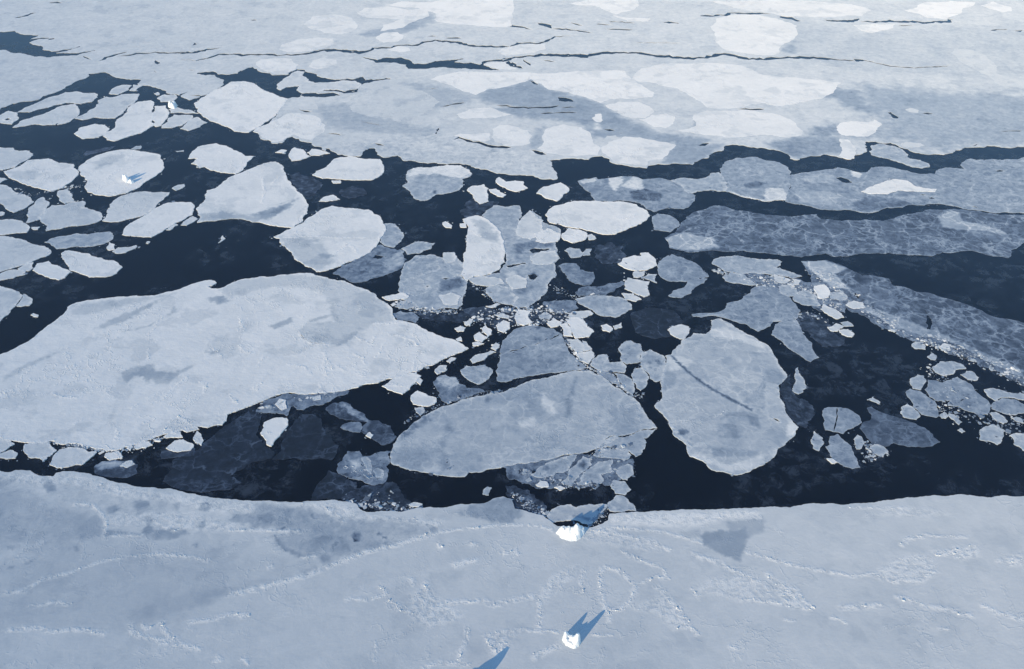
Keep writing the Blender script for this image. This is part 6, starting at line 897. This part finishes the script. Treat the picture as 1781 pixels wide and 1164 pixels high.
def band(poly, width, step=None):
    """closed outline of a wandering crack that tapers at both ends"""
    P = [np.array(p, float) for p in poly]
    pts = [P[0]]
    step = step or 6.0
    for a, c in zip(P, P[1:]):
        k = max(1, int(np.hypot(*(c - a)) / step))
        for j in range(1, k + 1): pts.append(a + (c - a) * j / k)
    n = len(pts); up, dn = [], []
    for i, p in enumerate(pts):
        tng = pts[min(i + 1, n - 1)] - pts[max(i - 1, 0)]
        tng /= np.hypot(*tng) + 1e-9
        nr = np.array([-tng[1], tng[0]])
        e = min(i, n - 1 - i) / max(1, n - 1)
        w = width * .5 * min(1, .12 + e * 9) * rng.uniform(.55, 1.35)
        mid = p + nr * rng.normal(0, width * .18)
        up.append(tuple(mid + nr * w)); dn.append(tuple(mid - nr * w))
    return up + dn[::-1]

def mesh_object(name, verts, faces, mat, attrs=None, smooth=None, parent=None, origin=(0, 0, 0)):
    me = bpy.data.meshes.new(name)
    me.from_pydata(verts, [], faces)
    if smooth is not None: me.polygons.foreach_set('use_smooth', smooth)
    for k, v in (attrs or {}).items():
        a = me.attributes.new(k, 'FLOAT', 'POINT')
        a.data.foreach_set('value', np.asarray(v, np.float32))
    me.materials.append(mat)
    me.update()
    o = bpy.data.objects.new(name, me)
    scene.collection.objects.link(o)
    o.location = origin
    if parent is not None: o.parent = parent
    return o

def tag(o, label=None, cat=None, group=None, kind=None):
    if label: o['label'] = label
    if cat: o['category'] = cat
    if group: o['group'] = group
    if kind: o['kind'] = kind
    return o

def plate(name, outline, holes, spacing, top, tone, patches=(), vein=0., rim=0., rim_w=1.5, ridge=.5, origin=None, jitter=.3, relief=.0, dens=None, mottle=0., rubbles=(), mottles=(), edge=0.):
    """a sheet of ice: ragged outline, open holes, vertical sides, tones stored on its vertices"""
    L = np.array(outline)
    lo, hi = L.min(0), L.max(0)
    gx, gy = np.meshgrid(np.arange(lo[0] + spacing / 2, hi[0], spacing), np.arange(lo[1] + spacing / 2, hi[1], spacing * .87))
    gx[1::2] += spacing / 2
    P = np.c_[gx.ravel(), gy.ravel()] + rng.uniform(-jitter, jitter, (gx.size, 2)) * spacing
    if dens is not None: P = P[dens(P)]
    P = P[inside(P, outline)]
    for h in holes: P = P[~inside(P, h)]
    loops = [outline] + list(holes)
    if len(P): P = P[seg_dist(P, loops, spacing) > spacing * .45]
    if rim > 0:                                           # a ring of points just inside the edge carries the frosted rim
        A, B = L, np.roll(L, -1, 0)
        e = B - A; nr = np.c_[-e[:, 1], e[:, 0]] / (np.hypot(e[:, 0], e[:, 1])[:, None] + 1e-9)
        area = .5 * np.sum(L[:, 0] * np.roll(L[:, 1], -1) - np.roll(L[:, 0], -1) * L[:, 1])
        Q = (A + B) / 2 + nr * (rim_w if area > 0 else -rim_w)
        Q = Q[inside(Q, outline)]
        if len(Q):
            Q = Q[seg_dist(Q, loops, rim_w * 1.1) > rim_w * .8]
            P = np.r_[P, Q]
    V = [Vector(p) for p in P]; E = []
    for lp in loops:
        s = len(V); n = len(lp)
        V += [Vector(p) for p in lp]
        E += [(s + i, s + (i + 1) % n) for i in range(n)]
    ov, oe, of = geometry.delaunay_2d_cdt(V, E, [], 0, 1e-4, False)[:3]
    co = np.array([(v.x, v.y) for v in ov]); tr = np.array([f for f in of if len(f) == 3])
    cen = co[tr].mean(1)
    keep = inside(cen, outline)
    for h in holes: keep &= ~inside(cen, h)
    tr = tr[keep]
    used = np.unique(tr); mp = np.full(len(co), -1); mp[used] = np.arange(len(used))
    co = co[used]; tr = mp[tr]
    a, b_, c = co[tr[:, 0]], co[tr[:, 1]], co[tr[:, 2]]
    flip = ((b_ - a)[:, 0] * (c - a)[:, 1] - (b_ - a)[:, 1] * (c - a)[:, 0]) < 0
    tr[flip] = tr[flip][:, ::-1]
    ed = np.r_[tr[:, [0, 1]], tr[:, [1, 2]], tr[:, [2, 0]]]
    key = np.sort(ed, 1)
    _, inv, cnt = np.unique(key[:, 0] * (len(co) + 1) + key[:, 1], return_inverse=True, return_counts=True)
    bd = ed[cnt[inv] == 1]
    n = len(co)
    tv = np.full(n, float(tone))
    cap = 45.
    for poly, pt, soft in patches:
        d = seg_dist(co, [poly], soft * 2 + .01)
        d = np.where(inside(co, poly), d, -d)
        q = np.array(poly); ext = math.sqrt(max(1e-3, np.prod(q.max(0) - q.min(0))))
        near = np.abs(d) < soft * 2
        wob = np.array([mnoise.fractal((x / soft ** .5 * .3, y / soft ** .5 * .3, 3.1), .9, 2.1, 3) for x, y in co[near]])
        dd = d.copy()
        if near.any(): dd[near] += wob * min(soft * 1.5, ext * .14)
        f = np.clip(dd / soft * .5 + .5, 0, 1); f = f * f * (3 - 2 * f)
        tv = tv * (1 - f) + pt * f
    rv = np.zeros(n)
    if rim > 0: rv = rim * np.clip(1 - seg_dist(co, loops, rim_w) / rim_w, 0, 1)
    def spread(base, areas):
        v = np.full(n, float(base))
        for poly, val, soft in areas:
            d = seg_dist(co, [poly], soft * 2 + .01)
            d = np.where(inside(co, poly), d, -d)
            v = np.maximum(v, val * np.clip(d / soft * .5 + .5, 0, 1)) if val >= base else v + (val - v) * np.clip(d / soft * .5 + .5, 0, 1)
        return v
    rubv, motv = spread(0, rubbles), spread(mottle, mottles)
    if edge: rubv = np.maximum(rubv, edge * np.clip(1.2 - seg_dist(co, loops, rim_w * 2.4) / (rim_w * 2), 0, 1))   # crushed rim
    z = np.full(n, top)
    if relief:
        z = z + relief * np.array([mnoise.fractal((x * .05, y * .05, .7), .8, 2.1, 3) for x, y in co])
    ox, oy = origin if origin is not None else co.mean(0)
    verts = [(x - ox, y - oy, zz) for (x, y), zz in zip(co, z)]
    faces = [tuple(int(i) for i in t) for t in tr]
    nt_ = len(faces)
    ids = {}; wv = []; wt = []; wr = []
    def wall(i, low):
        k = (i, low)
        if k not in ids:
            ids[k] = n + len(wv)
            wv.append((verts[i][0], verts[i][1], -.3 if low else verts[i][2])); wt.append(tv[i]); wr.append(rv[i])
        return ids[k]
    for i, j in bd:
        i, j = int(i), int(j)
        faces.append((wall(i, 0), wall(i, 1), wall(j, 1), wall(j, 0)))
    tv = np.r_[tv, wt]; rv = np.r_[rv, wr]
    m = n + len(wv)
    rubv = np.r_[rubv, np.zeros(len(wv))]; motv = np.r_[motv, np.zeros(len(wv))]
    sm = np.zeros(len(faces), bool); sm[:nt_] = True
    return mesh_object(name, verts + wv, faces, ICE, dict(tone=tv, rim=rv, vein=np.full(m, vein), ridge=np.full(m, ridge), rubble=rubv, mottle=motv), sm, origin=(ox, oy, 0))

CUBE_F = [(0, 1, 3, 2), (4, 6, 7, 5), (0, 4, 5, 1), (2, 3, 7, 6), (0, 2, 6, 4), (1, 5, 7, 3)]
def blocks(name, items, tone, parent=None, origin=(0, 0), spread=.05, tilt=.45):
    """many tilted broken blocks as one mesh: items are (x, y, z, size)"""
    it = np.array(items); n = len(it)
    base = np.array([(x, y, z) for x in (-1, 1) for y in (-1, 1) for z in (-1, 1)], float)
    s = it[:, 3][:, None, None] * base[None] * np.c_[rng.uniform(.5, 1.3, n), rng.uniform(.5, 1.3, n), rng.uniform(.15, .45, n)][:, None, :] * .55
    s += rng.normal(0, .12, s.shape) * it[:, 3][:, None, None]
    az, tl = rng.uniform(0, 6.28, n), rng.normal(0, tilt, n)
    c, s_ = np.cos(tl)[:, None], np.sin(tl)[:, None]
    y, z = s[:, :, 1] * c - s[:, :, 2] * s_, s[:, :, 1] * s_ + s[:, :, 2] * c
    c, s_ = np.cos(az)[:, None], np.sin(az)[:, None]
    x, y = s[:, :, 0] * c - y * s_, s[:, :, 0] * s_ + y * c
    v = np.stack([x + it[:, 0][:, None] - origin[0], y + it[:, 1][:, None] - origin[1], z + it[:, 2][:, None]], 2).reshape(-1, 3)
    f = (np.array(CUBE_F)[None] + (np.arange(n) * 8)[:, None, None]).reshape(-1, 4)
    tn = np.repeat(np.clip(tone + rng.normal(0, spread, n), 0, 1), 8)
    zz = np.zeros(n * 8)
    return mesh_object(name, v.tolist(), f.tolist(), ICE, dict(tone=tn, rim=zz, vein=zz, ridge=zz), None, parent)

def strip(line, width):
    """closed outline round an open line"""
    P = np.array(line, float)
    tg = np.gradient(P, axis=0); tg /= np.hypot(tg[:, 0], tg[:, 1])[:, None] + 1e-9
    nr = np.c_[-tg[:, 1], tg[:, 0]] * width * .5
    return [tuple(p) for p in np.r_[P + nr, (P - nr)[::-1]]]

def ridge_items(line, width, density, base):
    P = np.array(line, float); out = []
    wob = rng.uniform(0, 50)
    for a, c in zip(P, P[1:]):
        ln = np.hypot(*(c - a)); k = max(1, int(ln * 1.3 * density))
        nr = np.array([-(c - a)[1], (c - a)[0]]) / (ln + 1e-9)
        for _ in range(k):
            t = rng.random(); p = a + (c - a) * t
            s = mnoise.noise((p[0] * .12, p[1] * .12, wob))
            if mnoise.noise((p[0] * .06, p[1] * .06, wob + 9)) < -.12: continue
            off = s * width * 1.6 + rng.normal(0, width * .28)
            sz = np.clip(rng.lognormal(-1.0, .5), .18, 1.3) * (.55 + .3 * width ** .5)
            q = p + nr * off
            out.append((q[0], q[1], base + sz * .12, sz))
    return out

# ---------------------------------------------------------------- the sea
S = 2700
tag(mesh_object('sea_water', [(-S, -900, 0), (S, -900, 0), (S, S, 0), (-S, S, 0)], [(0, 1, 2, 3)], WATER), kind='structure')

# ---------------------------------------------------------------- far pack ice, cut by leads and cracks
def pack_dens(P):
    keep = np.ones(len(P), bool)
    far = (P[:, 1] > 1850) | (np.abs(P[:, 0]) > .62 * P[:, 1] + 120)
    keep[far] = rng.random(far.sum()) < .12
    return keep
pack_holes = [rough_loop(l, 5, .10) for l in PACK_LEADS] + [band(l, w) for l, w in PACK_CRACKS]
tag(plate('pack_ice', rough_loop(PACK_OUTLINE, 5, .12), pack_holes, 6.5, .60, .80, PACK_TONES, vein=.14, ridge=.35, origin=(0, 0), dens=pack_dens, mottle=.15, mottles=PACK_MOTTLES), kind='structure')

KINDS = dict(                      # tone, freeboard, vein, rim, ridge, edge roughness, mottle
    bright=(1.0, .75, 0, 0, .4, .12, 0), snow=(.96, .65, .04, .06, .7, .12, .05), pale=(.82, .55, .05, .03, .6, .13, .10),
    mix=(.61, .34, .30, .24, .3, .15, .30), mixs=(.67, .42, .38, .16, .5, .12, .13), mixd=(.42, .26, .2, .10, .3, .18, .40),
    grey=(.50, .24, .50, .24, .15, .12, .27), greyv=(.29, .20, 1.0, .12, .1, .12, .16), greyd=(.27, .16, .45, .12, .1, .12, .16),
    dark=(.19, .12, .45, .08, .05, .14, .24), darkm=(.24, .14, .35, .06, .2, .16, .34), slush=(.34, .07, .2, .05, .1, .25, .5), slushd=(.12, .05, .3, .05, .1, .25, .45), nilas=(.045, .06, .75, .12, .02, .12, .17))
serial = 0
def floe(kind, label, outline, holes=(), patches=(), ridges=(), lift=0., group='ice floes in the broken water', spacing=None):
    global serial
    serial += 1
    tone, top, vein, rim, ridge, rough, mottle = KINDS[kind]
    L = np.array(outline); c = L.mean(0)
    area = abs(.5 * np.sum(L[:, 0] * np.roll(L[:, 1], -1) - np.roll(L[:, 0], -1) * L[:, 1]))
    dist = math.hypot(c[1], 500)
    step = 1.3 * max(1, dist / 650); rough *= .62
    tone = tone + rng.uniform(-.025, .025)
    top = top + lift + serial * .0006
    sp = spacing or min(4.0, max(1.4, area ** .5 / 22))
    if patches: sp = min(sp, 1.9)
    rubs = [(strip(line, w * 1.6), .8, w * .5) for line, w, dn in ridges]
    o = plate('ice_floe', rough_loop(outline, step, rough), list(holes), sp, top, tone, patches, vein, rim, 1.0 * max(1, dist / 700), ridge, mottle=mottle, rubbles=rubs, edge=.75 if tone > .55 and spacing is None else 0)
    tag(o, label, 'ice floe', group)
    for line, w, dn in ridges:
        it = ridge_items(line, w, dn, top)
        if len(it) > 3: blocks('pressure_ridge', it, .97, o, o.location[:2])
    return o

for label, kind, outline in PACK_FLOES:
    floe(kind, label, outline, lift=.64 - KINDS[kind][1], group='pale floes frozen into the far pack', spacing=6)
for i, (kind, label, outline) in enumerate(FLOES):
    holes = [rough_loop(h, 1.5, .1) for h in FLOE_HOLES.get(i, [])] + [band(l, w, 3) for l, w in FLOE_CRACKS.get(i, [])]
    floe(kind, label, outline, holes, FLOE_TONES.get(i, ()), FLOE_RIDGES.get(i, ()))

# ---------------------------------------------------------------- the foreground ice shelf with its ridges
def field_dens(P):
    keep = np.ones(len(P), bool)
    far = (P[:, 1] < 255) | (np.abs(P[:, 0]) > 420)
    keep[far] = rng.random(far.sum()) < .12
    return keep
FIELD_TOP = .9
field = plate('ice_shelf', rough_loop(FIELD_OUTLINE, 1.6, .055), [], 1.9, FIELD_TOP, .82, FIELD_TONES, vein=.05, rim=.05, rim_w=1.2, ridge=.32, origin=(0, 0), dens=field_dens,
              rubbles=[(strip(l, w * 1.9), .95, w * .6) for l, w, dn in FIELD_RIDGES] + [(p, min(1, .35 + 2.2 * dn), 2.5) for p, dn, sz in FIELD_RUBBLE], mottles=FIELD_MOTTLES)
tag(field, kind='structure')
for line, w, dn in FIELD_RIDGES:
    it = ridge_items(line, w, dn, FIELD_TOP)
    if len(it) > 3: blocks('pressure_ridge', it, .97, field)
for poly, dn, size in FIELD_RUBBLE:
    L = np.array(poly); lo, hi = L.min(0), L.max(0)
    P = rng.uniform(lo, hi, (int(np.prod(hi - lo) * dn), 2))
    P = P[inside(P, poly)]
    keep = np.array([mnoise.noise((x * .09, y * .09, 5.)) > -.08 + .25 * rng.random() for x, y in P])
    P = P[keep]
    sz = size * .8 * np.exp(rng.normal(0, .35, len(P)))
    tag(blocks('rubble_ice', np.c_[P, FIELD_TOP + sz * .08, sz].tolist(), .93, field), kind='stuff')

# ---------------------------------------------------------------- loose fragments, each one an object
solid = [np.array(f[2]) for f in FLOES if f[0] in ('snow', 'pale', 'mix', 'mixs', 'bright')]
for poly, n, r0, r1, tone, label, group in FRAGMENTS:
    L = np.array(poly); lo, hi = L.min(0), L.max(0)
    placed = []; tries = 0
    while len(placed) < n and tries < 9000:
        tries += 1
        p = rng.uniform(lo, hi); r = r0 + (r1 - r0) * rng.random() ** 1.8
        if not inside([p], poly)[0]: continue
        if any((p[0] - q[0]) ** 2 + (p[1] - q[1]) ** 2 < ((r + q[2]) * .92) ** 2 for q in placed): continue
        if any(inside([p], s)[0] for s in solid): continue
        placed.append((p[0], p[1], r))
    for x, y, r in placed:
        k = rng.integers(5, 8); ph = np.sort(rng.uniform(0, 6.28, k) * .35 + np.arange(k) * 6.28 / k * .85)
        rr = r * rng.uniform(.68, 1.15, k); asp = rng.uniform(.5, 1.0); rot = rng.uniform(0, 3.14)
        px, py = np.cos(ph) * rr, np.sin(ph) * rr * asp
        px, py = px * math.cos(rot) - py * math.sin(rot), px * math.sin(rot) + py * math.cos(rot)
        h = rng.uniform(.25, .6) * min(1.3, .5 + r * .4)
        tx, ty = rng.normal(0, .05, 2)
        top = [(a, b, h + a * tx + b * ty) for a, b in zip(px, py)]
        inn = [(a * .8, b * .8, h + .08 + a * tx + b * ty) for a, b in zip(px, py)]
        low = [(a * 1.03, b * 1.03, -.2) for a, b in zip(px, py)]
        f = [tuple(range(2 * k, 3 * k))]
        for i in range(k):
            j = (i + 1) % k
            f += [(i, j, k + j, k + i), (k + i, k + j, 2 * k + j, 2 * k + i)]
        t = np.clip(tone + rng.normal(0, .10), 0, 1); m = 3 * k
        o = mesh_object('ice_fragment', low + top + inn, f, ICE, dict(tone=np.full(m, t), rim=np.r_[np.zeros(k), np.full(k, .08), np.zeros(k)], vein=np.full(m, .1), ridge=np.full(m, .3), mottle=np.full(m, .12)), None, origin=(x, y, 0))
        tag(o, label, 'ice fragment', group)

items = []; tones = []
for kind, label, outline in FLOES:                       # every floe sheds a few crumbs along its edge
    tone = KINDS[kind][0]
    if tone < .3: continue
    P = np.array(outline); Q = np.roll(P, -1, 0); ln = np.hypot(*(Q - P).T)
    far = max(1, math.hypot(P.mean(0)[1], 500) / 700)
    for _ in range(int(min(90, ln.sum() * .22 / far))):
        k = rng.choice(len(ln), p=ln / ln.sum()); t = rng.random()
        if mnoise.noise((P[k][0] * .04, P[k][1] * .04, 8.)) < -.05: continue
        q = P[k] + (Q[k] - P[k]) * t + rng.normal(0, 1.3 * far, 2)
        items.append((q[0], q[1], .05, float(np.clip(rng.lognormal(-.45, .55), .25, 2.6)) * far ** .5)); tones.append(tone * rng.uniform(.45, .9))
for line, w, n, tone in CRUMB_BANDS:
    P = np.array(line, float); ln = np.hypot(*(P[1:] - P[:-1]).T); pr = ln / ln.sum()
    for _ in range(int(n * 1.4)):
        k = rng.choice(len(ln), p=pr); t = rng.random()
        q = P[k] + (P[k + 1] - P[k]) * t + rng.normal(0, w * .5, 2)
        items.append((q[0], q[1], .06, float(np.clip(rng.lognormal(-.12, .55), .3, 3.0)))); tones.append(tone)
tag(blocks('brash_ice', items, np.array(tones) * .9, spread=.18, tilt=.10), 'fine brash ice crumbs strewn along the floe edges', 'brash ice', kind='stuff')

# ---------------------------------------------------------------- icebergs
for label, foot, peaks in BERGS:
    outline = rough_loop(foot, 1.2, .12)
    L = np.array(outline); lo, hi = L.min(0), L.max(0); sp = .75
    gx, gy = np.meshgrid(np.arange(lo[0], hi[0], sp), np.arange(lo[1], hi[1], sp))
    P = np.c_[gx.ravel(), gy.ravel()] + rng.uniform(-.3, .3, (gx.size, 2)) * sp
    P = P[inside(P, outline)]
    P = P[seg_dist(P, [outline], 2) > .35]
    V = [Vector(p) for p in P] + [Vector(p) for p in outline]
    n0, k = len(P), len(outline)
    ov, oe, of = geometry.delaunay_2d_cdt(V, [(n0 + i, n0 + (i + 1) % k) for i in range(k)], [], 0, 1e-4, False)[:3]
    co = np.array([(v.x, v.y) for v in ov]); tr = [f for f in of if inside([co[list(f)].mean(0)], outline)[0]]
    d = seg_dist(co, [outline], 3)
    z = np.full(len(co), .9)
    for x, y, h, r in peaks:
        q = np.hypot(co[:, 0] - x, co[:, 1] - y) / r
        z = np.maximum(z, h * np.clip(1.12 - q ** 1.35, 0, 1))
    z = .6 + (z - .3) * np.clip(d / .9, 0, 1)
    crag = np.array([mnoise.ridged_multi_fractal((x * .22, y * .22, 2.), .9, 2.2, 3, .9, 2.0) for x, y in co])
    z += (crag - crag.mean()) * 1.1 * np.clip(d / .8, 0, 1) * np.clip(z / 5, .2, 1)
    c = co.mean(0)
    fs = []
    for f in tr:
        a, b_, e = (co[i] for i in f)
        fs.append(tuple(f) if (b_ - a)[0] * (e - a)[1] - (b_ - a)[1] * (e - a)[0] > 0 else tuple(f)[::-1])
    o = mesh_object('iceberg', [(x - c[0], y - c[1], zz) for (x, y), zz in zip(co, z)], fs, BERG, origin=(c[0], c[1], 0))
    tag(o, label, 'iceberg', 'icebergs frozen into the sea ice')

# ---------------------------------------------------------------- thin polar haze
hm = bpy.data.materials.new('haze'); hm.use_nodes = True
hn = hm.node_tree; hn.nodes.remove(hn.nodes['Principled BSDF'])
pv = hn.nodes.new('ShaderNodeVolumePrincipled')
pv.inputs['Color'].default_value = (.42, .58, 1, 1)
pv.inputs['Density'].default_value = .000038
pv.inputs['Anisotropy'].default_value = .0
hn.links.new(pv.outputs[0], hn.nodes['Material Output'].inputs['Volume'])
X, Y0, Y1, Z0, Z1 = 2750, -950, 2750, -1.3, 540
hv = [(x, y, z) for x in (-X, X) for y in (Y0, Y1) for z in (Z0, Z1)]
hz = mesh_object('haze', hv, CUBE_F, hm)
tag(hz, kind='stuff')
